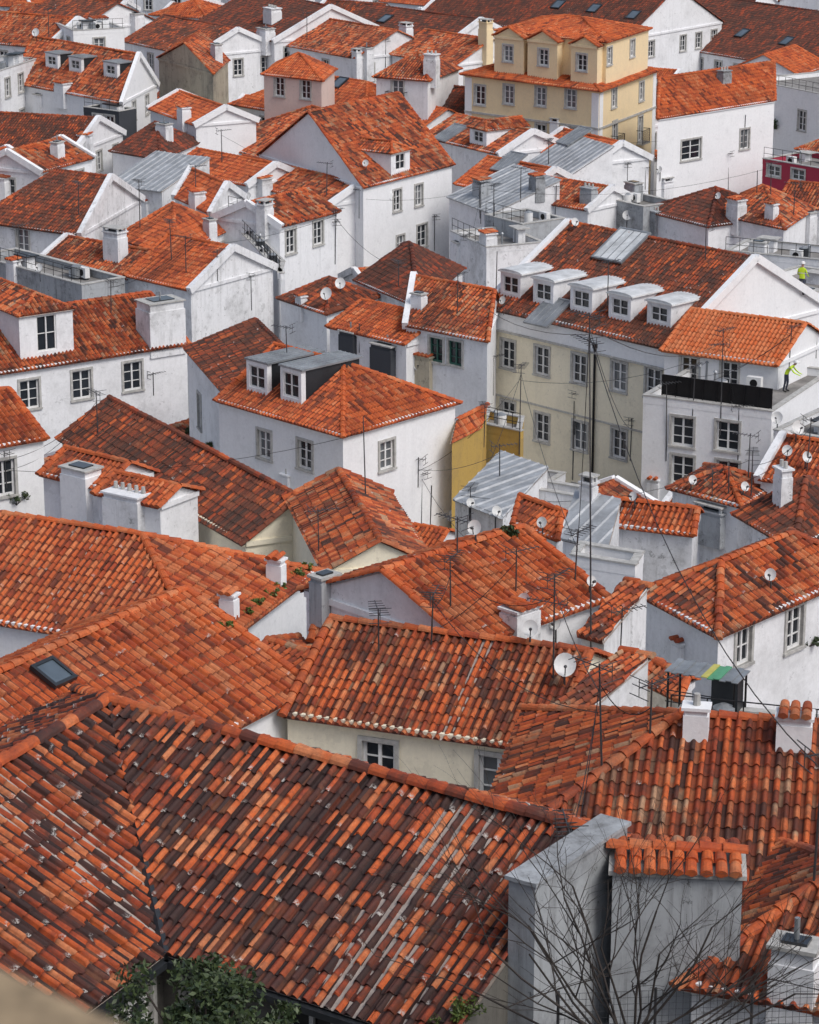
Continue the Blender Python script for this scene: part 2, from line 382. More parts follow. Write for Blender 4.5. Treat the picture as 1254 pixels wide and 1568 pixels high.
def core(name,A,B,C,D,z,roof='gable',ax='AB',pitch=.45,wall='white',tile='orange',win=(),aw=0,par='',over=.22,wsize=(.95,1.5),wst='s',z0=None,fillh=False,gw=None):
    root=empty(name)
    P=[Vector((p.x,p.y,z)) for p in (A,B,C,D)]
    cen=sum(P,Vector())/4
    e1=(P[1]-P[0]).normalized(); e2=(P[3]-P[0]).normalized()
    FOOT.append(([ (p.x,p.y) for p in P],root))
    zb=(min(gz(p.y) for p in P)-1) if z0 is None else z0
    mb=MB(); wb=MB(); S=Sheet(); gi=12 if gw else 0
    names=[(0,1),(1,2),(2,3),(3,0)]
    for fi,(i,j) in enumerate(names):
        p0,p1=P[i],P[j]; sd=(p1-p0); L=sd.length; sd=sd/L
        on=Vector((sd.y,-sd.x,0)); 
        if on.dot((p0+p1)/2-cen)<0: on=-on
        wins=[]
        facing=on.dot((p0+p1)/2-CAM)<0
        if facing:
            for w_ in win:
                px,py=w_[0],w_[1]; d=ray(px,py); dn=d.dot(on)
                if dn>=0: continue
                t=(p0-CAM).dot(on)/dn; q=CAM+d*t; s_=(q-p0).dot(sd)
                if 0<s_<L and q.z<z:
                    st_=w_[4] if len(w_)>4 else wst
                    wins.append((s_,q.z,w_[2] if len(w_)>2 and w_[2] else wsize[0],w_[3] if len(w_)>3 and w_[3] else wsize[1],st_))
        if aw and (facing or fi!=2):
            k=int(L//2.6)
            for r in range(aw):
                for a in range(k):
                    if random.random()<.12: continue
                    wins.append(((a+.5)*L/k,z-1.45-2.9*r,wsize[0],wsize[1],wst))
        wallrect(mb,wb,p0,p1,zb,z,wins,on,root,e1,gi if fi%2 else 0)
        if not roof.startswith('flat') and roof!='shed' and not fillh:
            k=.10 if fi%2==0 else .085
            beam(mb,p0+on*k/2+Vector((0,0,-.11-.004*fi)),p1+on*k/2+Vector((0,0,-.11-.004*fi)),k,.2-.01*(fi%2),gi)
    if roof.startswith('flat'):
        fl=[p+Vector((0,0,-.35)) for p in P]; mb.poly(fl,8); reg(fl,'roof',e1,root)
        tk=.22
        for fi,(i,j) in enumerate(names):
            p0,p1=P[i],P[j]; sd=(p1-p0).normalized(); on=Vector((sd.y,-sd.x,0))
            if on.dot((p0+p1)/2-cen)<0: on=-on
            e=.0 if fi%2==0 else -tk
            mb.box((p0+p1)/2-on*(tk/2-.012)+Vector((0,0,-.14)),sd*((p1-p0).length/2+e+(.012 if fi%2==0 else -.012)),on*(tk/2),Vector((0,0,.19)),0)
            mb.box((p0+p1)/2-on*(tk/2-.012)+Vector((0,0,.075)),sd*((p1-p0).length/2+e+(.04 if fi%2==0 else -.045)),on*(tk/2+.035),Vector((0,0,.028)),1)
        clutter(P,z,root)
    else:
        Q=list(P)
        if ax=='BC': Q=[P[1],P[2],P[3],P[0]]
        a=(Q[1]-Q[0]).normalized(); L=(Q[1]-Q[0]).length; b=(Q[3]-Q[0]); w=b.length; b.normalize()
        gl=0 if roof in('hip','hipL') else 1; gr=0 if roof in('hip','hipR') else 1
        og=.06
        oL=over if not gl else og; oR=over if not gr else og
        dz=Vector((0,0,-pitch*over))
        polys=[]
        if roof=='shed':
            r_=pitch*w
            p=[Q[0]-b*over-a*og+dz,Q[1]-b*over+a*og+dz,Q[2]+a*og+b*.1+Vector((0,0,r_+pitch*.1)),Q[3]-a*og+b*.1+Vector((0,0,r_+pitch*.1))]
            polys.append(p); up=Vector((0,0,r_))
            mb.poly([Q[2],Q[3],Q[3]+up,Q[2]+up],0); mb.poly([Q[1],Q[2],Q[2]+up],0); mb.poly([Q[0],Q[3],Q[3]+up],0)
            lines=[(p[2],p[3])]
        else:
            rz=pitch*w/2; hl=min(w/2,L*.48)
            up=Vector((0,0,rz)); m0=(Q[0]+Q[3])/2+up; m1=(Q[1]+Q[2])/2+up
            R0=m0+(a*hl if not gl else -a*og); R1=m1-(a*hl if not gr else -a*og)
            a0=Q[0]-b*over-a*oL+dz; a1=Q[1]-b*over+a*oR+dz; a2=Q[2]+b*over+a*oR+dz; a3=Q[3]+b*over-a*oL+dz
            polys+= [[a0,a1,R1,R0],[a2,a3,R0,R1]]
            lines=[(R0,R1)]
            if gl: mb.poly([Q[0],Q[3],m0],gi); reg([Q[0],Q[3],m0],'wall',e1,root)
            else: polys.append([a3,a0,R0]); lines+=[(a0,R0),(a3,R0)]
            if gr: mb.poly([Q[1],Q[2],m1],gi); reg([Q[1],Q[2],m1],'wall',e1,root)
            else: polys.append([a1,a2,R1]); lines+=[(a1,R1),(a2,R1)]
            for side,(c0,mm,c1) in (('L',(a0,R0,a3)),('R',(a1,R1,a2))):
                if side in par:
                    for pa,pb in ((c0,mm),(c1,mm)): beam(mb,pa+Vector((0,0,.02)),pb+Vector((0,0,.02)),.32,.42,gi)
                elif (side=='L' and gl) or (side=='R' and gr):
                    if not fillh:
                        lines+=[(c0+Vector((0,0,.03)),mm),(c1+Vector((0,0,.03)),mm)]
        for p in polys:
            n=newell(p); n=n if n.z>0 else -n
            mb.poly([x-n*.06 for x in p],6); reg(p,'roof',e1,root)
            tile_sheet(S,p,'metal' if tile=='metal' else 'tile')
        if tile!='metal':
            for l in lines: caps(S,*l)
    mats=[WALL[wall]]+MATS[1:]+[WALL[gw or wall]]
    mb.obj('walls',root,mats); wb.obj('windows',root,mats)
    S.obj('roof',root,TILE[tile])
    return root
def H(name,A,B,C,s=None,z=None,**k):
    if z is None:
        s=s or sdef(B[1]); z=CZ+ray(*B).z*(F/s)
    a=at_z(*A,z); b=at_z(*B,z)
    if isinstance(C,(int,float)):
        e=(b-a).normalized(); n=Vector((-e.y,e.x,0))
        if n.dot((a+b)/2-CAM)<0: n=-n
        c=b+n*C; d=a+n*C
    else:
        c=at_z(*C,z); d=a+c-b
    r=core(name,a,b,c,d,z,**k); r['z']=z; return r
# ------------------------------------------------------------------ attachments
def axes(Sf):
    e=Sf[3]; e=Vector((e.x,e.y,0)).normalized(); return e,Vector((-e.y,e.x,0))
def chimney(px,py,wpx,hpx,wall='white',cap='slab',dpx=None,parent=None):
    h=hit(px,py,'roof') or hit(px,py)
    if not h: return
    p=h[1]; sc=F/h[0]; ex,ey=axes(h[2]); w=wpx/sc/2*.85; hh=hpx/sc; d=(dpx/sc/2) if dpx else w*.7
    if wall=='white': wall=random.choice(['white','white2','white2'])
    if cap=='slab' and wpx<46: cap=random.choice(['slab','plain','tile','pots','plain'])
    c=p+ey*d*.3; mb=MB(); u=Vector((0,0,1)); root=h[2][4]
    mb.box(c+u*(hh*.4-.4),ex*(w+.02),ey*(d+.02),u*(hh*.4+.4),0)
    mb.box(c+u*(hh*.9),ex*w*.96,ey*d*.96,u*(hh*.1),0)
    top=c+u*hh
    mb.box(top+u*.03,ex*(w+.06),ey*(d+.06),u*.035,1 if cap=='plain' else 0)
    S=Sheet()
    if cap=='slab':
        for i in (-1,1):
            for j in (-1,1): mb.box(top+ex*i*(w-.06)+ey*j*(d-.06)+u*.165,ex*.05,ey*.05,u*.10,0)
        mb.box(top+u*.155,ex*(w*.55),ey*(d*.5),u*.09,3)
        mb.box(top+u*.295,ex*(w+.05),ey*(d+.05),u*.03,1)
    elif cap=='plain':
        mb.box(top+u*.09,ex*(w*.6),ey*(d*.6),u*.03,3)
        if random.random()<.5: mb.tube(top+u*.06,top+u*.5,.05,.05,8,9)
    elif cap=='tile':
        n=max(2,int(w*2/.22))
        for i in range(n):
            o=-w+(i+.5)*2*w/n; cp=top+ex*o
            caps(S,cp-ey*(d+.1)+u*.09,cp+ey*(d+.1)+u*.16,.1)
    elif cap=='pots':
        n=max(1,int(w*2/.3))
        for i in range(n):
            o=-w+(i+.5)*2*w/n; cp=top+ex*o
            mb.tube(cp,cp+u*.32,.085,.07,8,1)
    o=mb.obj('chimney',root,[WALL[wall]]+MATS[1:])
    S.obj('chimney_cap',root,TILE['mix'])
M_HOOD=simple('painted_dormer_hood',(.66,.68,.69),.6,0,.4,1.5)
def dormer(px,py,wpx,hpx,style='white',tile='mix'):
    h=hit(px,py,'roof')
    if not h: return
    p=h[1]; sc=F/h[0]; n=h[2][1]; n=n if n.z>0 else -n
    ey=-Vector((n.x,n.y,0)).normalized(); ex=Vector((-ey.y,ey.x,0))
    if ex.x<0: ex=-ex
    fac=abs(ex.x)*.95+.05
    w=wpx/sc/2/max(.6,fac); hh=hpx/sc; sl=math.hypot(n.x,n.y)/n.z; dp=hh/max(sl,.2)+.4
    u=Vector((0,0,1)); mb=MB(); S=Sheet(); root=h[2][4]
    wm={'white':0,'metal':7,'lmetal':0}[style]
    base=p-ey*.02
    mb.box(base+ey*(dp/2+.1)+u*(hh/2-.2),ex*w,ey*(dp/2-.02),u*(hh/2+.2),wm)
    ww,wh=w*2-.36,hh-.45; ww=min(1.15,max(.5,ww))
    B=lambda a,z_,hx,hz,m:mb.box(base+ex*a+u*z_+ey*-.02,ex*hx,ey*.14,u*hz,m)
    sd=(2*w-ww)/4
    B(-w+sd,hh/2-.1,sd,hh/2+.1,0);B(w-sd,hh/2-.1,sd,hh/2+.1,0)
    B(0,hh-.1,ww/2,.1,0);B(0,.0,ww/2,.13,0)
    z0=.13; z1=hh-.2; zc=(z0+z1)/2
    q=lambda a,z_,o:base+ex*a+u*z_-ey*o
    mb.poly([q(-ww/2,z0,.03),q(ww/2,z0,.03),q(ww/2,z1,.03),q(-ww/2,z1,.03)],3)
    for a,hx,z_,hz in ((-ww/2+.04,.04,zc,(z1-z0)/2),(ww/2-.04,.04,zc,(z1-z0)/2),(0,.035,zc,(z1-z0)/2-.05),(0,ww/2-.08,z1-.04,.04),(0,ww/2-.08,z0+.04,.04),(0,ww/2-.08,zc,.018)):
        mb.box(q(a,z_,.08 if hx!=.035 else .084),ex*hx,ey*.03,u*hz,2)
    top=base+u*hh
    if style=='metal':
        mb.box(top+ey*(dp/2)+u*.04,ex*(w+.1),ey*(dp/2+.2),u*.045,9)
        for i in range(-2,3): mb.box(top+ey*(dp/2)+ex*(i*w/2.3)+u*.1,ex*.015,ey*(dp/2+.18),u*.02,9)
    elif style=='lmetal':
        K=6; pr=[(math.cos(math.pi*i/K)*(w+.12),math.sin(math.pi*i/K)*.13) for i in range(K+1)]
        fpt=[top-ey*.22+ex*a_+u*(b_+.04) for a_,b_ in pr]; bpt=[x+ey*(dp+.3) for x in fpt]
        for i in range(K): mb.poly([fpt[i],fpt[i+1],bpt[i+1],bpt[i]],12)
        mb.poly(fpt,12); mb.box(top+ey*(dp/2)+u*.0,ex*(w+.15),ey*(dp/2+.24),u*.038,2)
    else:
        pit=.5; o=.12; rz=u*(pit*w); e0=top+u*.0
        f=-(ey*.3); bk=ey*(dp+pit*w/max(sl,.2)*.8)
        l0=e0-ex*(w+o)+f-u*.05;l1=e0-ex*(w+o)+bk-u*.05;r0=e0+ex*(w+o)+f-u*.05;r1=e0+ex*(w+o)+bk-u*.05
        m0=e0+f+ey*w*.8+rz;m1=e0+bk+rz
        for pl in ([l0,m0,m1,l1],[r0,m0,m1,r1],[l0,r0,m0]): tile_sheet(S,pl); mb.poly([x-u*.07 for x in pl],6)
        for l in ((m0,m1),(l0,m0),(r0,m0)): caps(S,*l,.1)
    mb.obj('dormer',root,[WALL['white']]+MATS[1:]+[M_HOOD]); S.obj('dormer_roof',root,TILE[tile])
def skylight(px,py,w=.8,hh=1.1,mat=11):
    h=hit(px,py,'roof')
    if not h: return
    p=h[1]; n=h[2][1]; n=n if n.z>0 else -n
    v=(Vector((0,0,-1))+n*n.z).normalized(); u=v.cross(n); mb=MB()
    c=p+n*.12
    for a,b,hx,hv in ((-w/2,0,.05,hh/2+.05),(w/2,0,.05,hh/2+.05)): mb.box(c+u*a,u*hx,v*hv,n*.06,7 if mat==11 else 9)
    for b in (-hh/2,hh/2): mb.box(c+v*b,u*(w/2-.05),v*.05,n*.058,7 if mat==11 else 9)
    mb.box(c-n*.03,u*(w/2-.05),v*(hh/2-.05),n*.05,mat)
    if mat!=11:
        for i in range(1,4): mb.box(c+u*(-w/2+w*i/4),u*.02,v*(hh/2-.05),n*.05,9)
    mb.obj('skylight',h[2][4],[WALL['white']]+MATS[1:]+[M_HOOD])
def antenna(px,py,toppy,yagi=1,rot=None,r=.026):
    h=hit(px,py)
    if not h: return
    p=h[1]; sc=F/h[0]; H_=(py-toppy)/sc/.96; u=Vector((0,0,1)); mb=MB()
    k_=max(1,h[0]/95)
    r*=k_**.5
    lean=Vector((random.gauss(0,.02),random.gauss(0,.02),1))
    mb.tube(p-u*.2,p+lean*H_,r,r*.7,6)
    if yagi:
        for k in range(yagi):
            a=rot if rot is not None else random.uniform(0,math.pi)
            d=Vector((math.cos(a+k*.8),math.sin(a+k*.8),.05)).normalized(); s_=Vector((-d.y,d.x,0)); q=p+lean*(H_-.08-k*.7)
            e_=.011*k_**.5
            mb.tube(q-d*.35,q+d*.75,.015,.015,4)
            for i in range(7):
                e=q+d*(-.3+i*.165); mb.tube(e-s_*(.28-.016*i),e+s_*(.28-.016*i),e_,e_,4)
            mb.tube(q-d*.35-s_*.3+u*.2,q-d*.35+s_*.3+u*.2,e_,e_,4);mb.tube(q-d*.35-s_*.3-u*.2,q-d*.35+s_*.3-u*.2,e_,e_,4);mb.tube(q-d*.35-u*.2,q-d*.35+u*.2,.012,.012,4)
    mb.obj('tv_antenna',None,[M_ANT]); return p+lean*H_
def dish(px,py,rpx,az=-2.0,base=None):
    h=hit(px,py+rpx*2.0)
    if not h: return
    t=h[0]; sc=F/t; r=rpx/sc; u=Vector((0,0,1))
    c=CAM+ray(px,py)*(t-.3); d=Vector((math.cos(az),math.sin(az),.45)).normalized()
    s_=d.cross(u).normalized(); w=s_.cross(d); mb=MB(); K=18; R=5; vs=[]
    for i in range(R+1):
        rr=r*i/R
        for k in range(K):
            a=2*math.pi*k/K; vs.append(tuple(c+(s_*math.cos(a)+w*math.sin(a)*1.08)*rr+d*(.28*rr*rr/r-.0)))
    mb.v=vs
    for i in range(R):
        for k in range(K):
            j=(k+1)%K; mb.f.append((i*K+k,i*K+j,(i+1)*K+j,(i+1)*K+k)); mb.m.append(0)
    lnb=c+d*(r*1.1)-w*r*.25
    mb.tube(c-w*r*.95+d*.25*r,lnb,.015,.015,5,1); mb.tube(lnb-d*.04,lnb+d*.1,.035,.045,8,1)
    mb.box(c-d*.08,s_*.07,d*.07,w*.09,1)
    foot=Vector((c.x,c.y,h[1].z-.3))-d*.1
    mb.tube(Vector((foot.x,foot.y,foot.z)),Vector((foot.x,foot.y,c.z)),.028,.028,6,1)
    mb.obj('satellite_dish',None,[M_DISH,M_ANT],True)
def wire(a,b,sag=.3,r=.012):
    mb=MB(); k=10; pts=[a.lerp(b,i/k)-Vector((0,0,sag*4*(i/k)*(1-i/k))) for i in range(k+1)]
    for i in range(k): mb.tube(pts[i],pts[i+1],r,r,4,0,False)
    mb.obj('overhead_cable',None,[M_IRON])
exec_time=lambda s:print(s,round(time.time()-T0,1))
# ================================================================== BUILDINGS
H('long_tile_roofed_warehouse',(975,62),(1330,120),16,s=16.8,tile='dark',pitch=.5,par='L',aw=1)
H('long_tile_roofed_warehouse',(640,25),(960,58),16,s=16.3,tile='dark',pitch=.5,par='L',aw=1)
H('white_townhouse',(300,35),(420,62),12,s=16.8,tile='dark',par='R',aw=2)
H('white_townhouse',(395,60),(545,88),9,s=17.3,tile='mix',aw=2,par='L')
H('white_townhouse',(500,50),(675,75),10,s=17,tile='dark',aw=2,par='R')
H('white_townhouse',(600,82),(700,98),8,s=17.6,tile='mix',aw=2)
H('white_townhouse',(190,62),(300,85),9,s=17,tile='old',aw=1,par='R')
H('flat_roofed_white_house',(112,48),(190,44),6,s=17.5,roof='flat',wall='clean',aw=2)
H('white_townhouse',(-60,60),(70,72),9,s=17.5,tile='mix',aw=2,par='R')
H('white_townhouse',(30,30),(120,45),9,s=16.5,tile='old',aw=2)
H('white_townhouse',(0,110),(60,90),6,s=18.5,tile='mix',aw=2,roof='flat')
# --- second row
H('white_house_with_dormers',(22,125),(186,156),(240,128),s=19.5,tile='mix',pitch=.62,par='R',wall='clean',win=[(225,160),(205,170)],aw=0)
H('anthracite_house',(128,165),(182,172),2,s=19.6,roof='flat',wall='dark',win=[(150,190),(168,192)])
H('stained_old_house',(243,88),(326,112),(349,92),s=19,ax='BC',wall='olds',tile='mix',pitch=.35,win=[(281,97,.6,.8)])
H('hip_roofed_house',(172,230),(245,242),(306,216),s=20.8,roof='hip',tile='dark',wall='clean')
H('hip_roofed_house',(355,158),(560,192),9,s=19.5,roof='hip',tile='orange',pitch=.55,aw=2)
H('pink_attic_house',(404,112),(492,122),(512,105),s=19.8,roof='hip',tile='orange',wall='pink',win=[(428,133),(468,137)])
H('white_attic_house',(576,116),(655,122),(702,104),s=19.8,roof='hip',tile='mix',wall='white',win=[(609,140,1,1.8,'b'),(590,140,.7,.9)])
H('white_townhouse',(640,186),(716,196),9,s=19.8,tile='dark',aw=2,pitch=.5)
H('white_townhouse',(520,178),(640,200),6,s=19.8,tile='orange',aw=2)
zy=CZ+ray(918,135).z*(F/20.5)
Y=H('yellow_apartment_building',(712,112),(918,137),(1005,106),z=zy,roof='hip',pitch=.25,wall='yellow',tile='orange',over=.35,wsize=(.95,1.45),
  win=[(735,146,1,1.5,'s'),(779,145),(828,148),(874,151),(735,198,1,1.5,'b'),(779,203),(828,205),(874,210),(940,150),(982,140),(941,205,.9,1.9,'b'),(980,197,.9,1.9,'b'),(943,262,.9,1.9),(981,254,.9,1.9),(740,255),(779,262),(828,268),(874,270)])
yf=[Vector((a,b,0)) for a,b in FOOT[-1][0]]
def ypt(u_,v_): return yf[0]+(yf[1]-yf[0])*u_+(yf[3]-yf[0])*v_
za=zy+3.3
core('yellow_attic_storey',ypt(.17,.16),ypt(.975,.16),ypt(.975,.9),ypt(.17,.9),za,roof='hip',pitch=.22,wall='yellow',tile='orange',z0=zy-.6,wsize=(.9,1.3),win=[(933,86),(968,74)])
for ua,ub in ((.19,.41),(.44,.66),(.76,.95)):
    core('yellow_attic_gable_bay',ypt(ua,.07),ypt(ub,.07),ypt(ub,.5),ypt(ua,.5),za-.25,roof='gable',ax='BC',pitch=.5,wall='yellow',tile='orange',z0=zy-.4,over=.15,
         wsize=(.9,1.25),win=[(778,82),(832,88),(891,96)])
H('white_municipal_building',(1008,180),(1186,152),(1180,122),s=20.3,tile='orange',pitch=.42,wall='clean',win=[(1058,229,2.1,1.5),(1140,213,1,1.5)])
H('white_townhouse',(1140,122),(1330,160),9,s=18.8,tile='dark',pitch=.1,wall='clean',win=[(1228,185,1,1.7),(1290,190)],roof='flat')
H('crimson_house',(1168,244),(1330,272),5,s=21.5,roof='flat',wall='crimson',win=[(1185,262,1.2,.8),(1222,268,1.2,.8)])
# --- third row
H('big_roofed_house',(318,215),(470,262),12,s=20.8,roof='hip',tile='mix',pitch=.5)
G1=H('white_gable_house',(398,236),(556,285),(692,250),s=22.5,ax='BC',wall='clean',tile='mix',pitch=.55,par='',
   win=[(460,250,.9,1.2),(528,318,.9,1.5),(608,307,.9,1.5),(641,299,.9,1.5),(613,378,.9,1.6),(646,361,1.2,1.6)])
H('white_townhouse',(650,208),(765,235),6,s=21.2,tile='mix',pitch=.45,par='R')
H('white_townhouse',(700,280),(800,300),6,s=22.5,tile='orange',pitch=.5,par='R')
H('white_townhouse',(820,228),(908,250),5,s=21.5,tile='orange',par='LR',pitch=.5)
H('zinc_roofed_house',(688,300),(756,325),5,s=23,tile='metal',roof='shed',pitch=.35)
H('zinc_roofed_house',(800,255),(862,275),4,s=22,tile='metal',roof='shed',pitch=.5,wall='white')
H('white_townhouse',(780,300),(900,320),5,s=23,tile='mix',par='LR')
H('grey_rooftop_block',(742,330),(800,345),3.5,s=24,roof='flat',wall='old')
H('grey_rooftop_block',(930,305),(985,318),3,s=23,roof='flat',wall='old')
H('grey_rooftop_block',(690,355),(745,380),4,s=24.5,roof='flat',wall='white2')
H('white_townhouse',(985,320),(1085,345),7,s=23.5,tile='dark',roof='hip')
H('white_townhouse',(1090,325),(1200,348),(1245,318),s=23.8,tile='mix',roof='hip')
H('white_townhouse',(1190,312),(1300,322),5,s=23,tile='mix')
H('white_townhouse',(1110,385),(1260,400),4,s=25.5,tile='mix',roof='flat')
H('white_townhouse',(330,268),(505,312),5,s=22.5,tile='mix',pitch=.45,win=[(487,355)],wall='clean',par='R')
H('white_townhouse',(262,258),(380,282),5,s=22,tile='orange',par='R')
H('white_townhouse',(428,345),(516,322),5,s=24.2,tile='mix',win=[(487,357,.95,1.5),(445,370)],par='L')
# --- left cluster
H('white_townhouse',(-60,222),(112,232),9,s=20.8,tile='old',pitch=.4,aw=1,par='R')
H('white_townhouse',(-60,290),(62,262),6,s=22.3,tile='orange',aw=2,par='R')
H('white_townhouse',(60,262),(140,240),5,s=22.3,tile='mix',aw=2,par='LR')
H('white_townhouse',(230,165),(300,190),5,s=20.2,tile='orange',par='LR',wall='clean')
H('zinc_roofed_house',(165,280),(248,292),5,s=22.6,tile='metal',roof='shed',pitch=.3,wall='white2')
H('white_townhouse',(-40,336),(122,358),(216,304),s=25,roof='hipL',tile='old',wall='white2',pitch=.42,win=[(35,368),(97,373)],par='R')
H('white_townhouse',(178,362),(262,390),(354,348),s=25.5,roof='hip',tile='orange',pitch=.4,aw=1)
H('white_townhouse',(268,300),(322,325),(372,300),s=24,tile='orange',wall='white2',par='LR',aw=1)
H('yellow_rooftop_shed',(348,322),(382,330),2,s=24.5,roof='flat',wall='ochre')
H('white_townhouse',(60,400),(200,425),5,s=26,tile='mix',par='LR')
H('stained_party_wall_house',(-40,392),(125,438),3,s=27,roof='flat',wall='old')
H('stained_gable_house',(196,420),(292,442),(418,408),s=27.2,ax='AB',tile='orange',wall='white2',pitch=.48,par='R')
H('white_party_wall_house',(362,350),(430,420),(436,402),s=26.3,roof='flat',wall='clean')
H('white_townhouse',(430,455),(500,478),(580,452),s=27.6,tile='old',pitch=.42,wall='white',roof='hip')
H('dark_roofed_house',(546,428),(640,468),(708,410),s=27.6,tile='dark',pitch=.35,roof='hip',wall='white2')
H('white_townhouse',(505,498),(622,525),5,s=29,tile='orange',pitch=.4,wall='white')
H('green_window_house',(622,496),(746,520),(764,466),s=29.5,tile='mix',pitch=.42,wall='white',par='L',win=[(668,536,.9,1.3,'g'),(697,541,.9,1.3,'g')])
# --- big cream building
CB=H('cream_apartment_building',(745,466),(1027,530),13,s=30,tile='old',pitch=.56,wall='cream',par='LR',over=.3,wsize=(1.0,1.55),gw='clean',
  win=[(778,543),(830,553),(887,565),(948,577),(1000,587),(778,636),(830,655),(888,668),(948,680),(1000,690),(948,775),(888,765),(830,752)])
def trims():
    f=[Vector((a,b,CB['z'])) for a,b in FOOT[-1][0]]; a,b=f[0],f[1]; e=(b-a).normalized(); n=Vector((e.y,-e.x,0)); n=n if n.dot(CAM-a)>0 else -n; u=Vector((0,0,1)); L=(b-a).length
    mb=MB(); c=(a+b)/2; mb.box(c+n*.03-u*.72,e*(L/2-.01),n*.03,u*.5,0); mb.box(c+n*.08-u*1.26,e*(L/2),n*.08,u*.05,1)
    mb.box(a+e*.3+n*.025-u*7.3,e*.28,n*.025,u*5.9,0); mb.box(c+n*.03-u*4.9,e*(L/2-.7),n*.028,u*.05,1)
    mb.obj('cornice_band',CB,[WALL['clean'],M_STONE])
    f=[Vector((p.x,p.y,zy)) for p in yf]; mb=MB()
    for p,e in ((f[1],(f[0]-f[1]).normalized()),(f[1],(f[2]-f[1]).normalized()),(f[0],(f[1]-f[0]).normalized()),(f[2],(f[1]-f[2]).normalized())):
        n=Vector((e.y,-e.x,0)); n=n if n.dot(CAM-p)>0 else -n
        mb.box(p+e*.36+n*.02-u*6.2,e*.33,n*.022,u*5.9,0)
    for p,q in ((f[0],f[1]),(f[1],f[2])):
        e=(q-p); L=e.length; e=e/L; n=Vector((e.y,-e.x,0)); n=n if n.dot(CAM-p)>0 else -n
        mb.box((p+q)/2+n*.04-u*2.95,e*(L/2),n*.045,u*.08,1)
    mb.obj('quoins_and_bands',Y,[WALL['clean'],M_STONE])
trims()
# --- right white house
H('white_balcony_house',(1018,532),(1192,555),(1268,520),s=31,tile='new',pitch=.5,wall='clean',par='',over=.3,
  win=[(1055,566,.9,1.3),(1081,569,.9,1.3),(1117,574,.9,1.3),(1143,577,.9,1.3)])
WB=H('white_terrace_house',(985,607),(1182,632),9,s=32.2,roof='flat',wall='clean',wsize=(1.15,1.45),win=[(1045,661),(1114,668),(1160,674),(1045,720),(1114,728)])
H('white_terrace_house',(1185,660),(1300,680),6,s=33.5,roof='flat',wall='white2',aw=1)
H('white_terrace_house',(1150,430),(1300,455),5,s=27.5,roof='flat',wall='clean')
# --- left white house
H('long_white_townhouse',(-70,580),(286,524),8,s=28.6,tile='mix',pitch=.5,wall='white',wsize=(1.1,1.55),win=[(45,604),(125,589),(203,576)])
z2=CZ+ray(525,664).z*(F/34)
M2=H('white_hipped_townhouse',(335,610),(525,664),(697,614),z=z2,roof='hipR',pitch=.5,tile='orange',wall='clean',win=[(405,681,.9,1.35),(467,697,.95,1.35),(592,697,.95,1.35)])
H('white_rear_wing',(287,532),(366,622),3.5,z=z2-.5,roof='shed',tile='old',pitch=.35,wall='white',win=[(322,562,.8,1.2),(306,630,.8,1.8),(349,662,.9,1.8)])
# --- mid left
H('small_white_house',(-60,690),(66,668),6,s=38,tile='orange',pitch=.45,wall='clean',aw=1)
H('orange_roofed_house',(66,722),(160,745),2.6,s=41,tile='orange',pitch=.5,wall='white')
H('orange_roofed_house',(150,752),(245,772),2.2,s=42,tile='orange',pitch=.4,wall='white')
H('cream_gable_house',(95,668),(376,828),(541,806),s=42,tile='old',pitch=.66,wall='cream')
H('cream_gable_annex',(502,872),(662,862),(592,752),s=45,ax='BC',tile='mix',pitch=.52,wall='cream')
H('zinc_roofed_house',(697,762),(770,790),(838,735),s=39,tile='metal',roof='shed',pitch=.10,wall='white2')
H('ochre_yard_house',(738,650),(797,662),(802,640),s=32,roof='flat',wall='ochre')
H('ochre_yard_house',(692,675),(738,652),(745,640),s=32.2,tile='orange',roof='shed',wall='ochre',pitch=.4)
H('small_white_house',(788,798),(852,822),(870,790),s=42,tile='orange',wall='white2')
H('zinc_roofed_house',(862,820),(930,835),(948,800),s=44,tile='metal',roof='shed',pitch=.3,wall='white2')
H('white_yard_wall_house',(800,748),(900,765),(910,750),s=38,roof='flat',wall='white2')
H('small_white_house',(935,800),(1060,815),(1070,785),s=42,tile='orange',wall='white2')
H('small_white_house',(1030,745),(1135,772),(1186,738),s=38,tile='mix',roof='hip',wall='white2',pitch=.4)
H('small_white_house',(1165,730),(1300,750),5,s=38,tile='orange',wall='white',par='L')
H('dark_roofed_house',(1130,785),(1215,835),(1330,780),s=43,tile='old',wall='white2',pitch=.45,roof='hip')
H('wide_roofed_house',(982,905),(1100,968),(1330,868),s=50,tile='mix',roof='hip',ax='BC',wall='white',pitch=.5,win=[(1138,990,.8,1.2),(1216,962,.9,1.4)])
H('white_stair_tower',(874,852),(972,868),(985,848),s=47,roof='flat',wall='clean')
H('bright_roofed_house',(715,985),(925,912),6.5,s=53,tile='fgl',pitch=.42,wall='white')
H('white_parapet_wall',(522,912),(745,862),.5,s=48,roof='flat',wall='white2')
H('small_roofed_house',(480,975),(600,1000),(620,965),s=54,tile='orange',pitch=.42,wall='white')
H('small_white_house',(700,850),(790,880),(810,850),s=45,tile='mix',wall='white2',roof='flat')
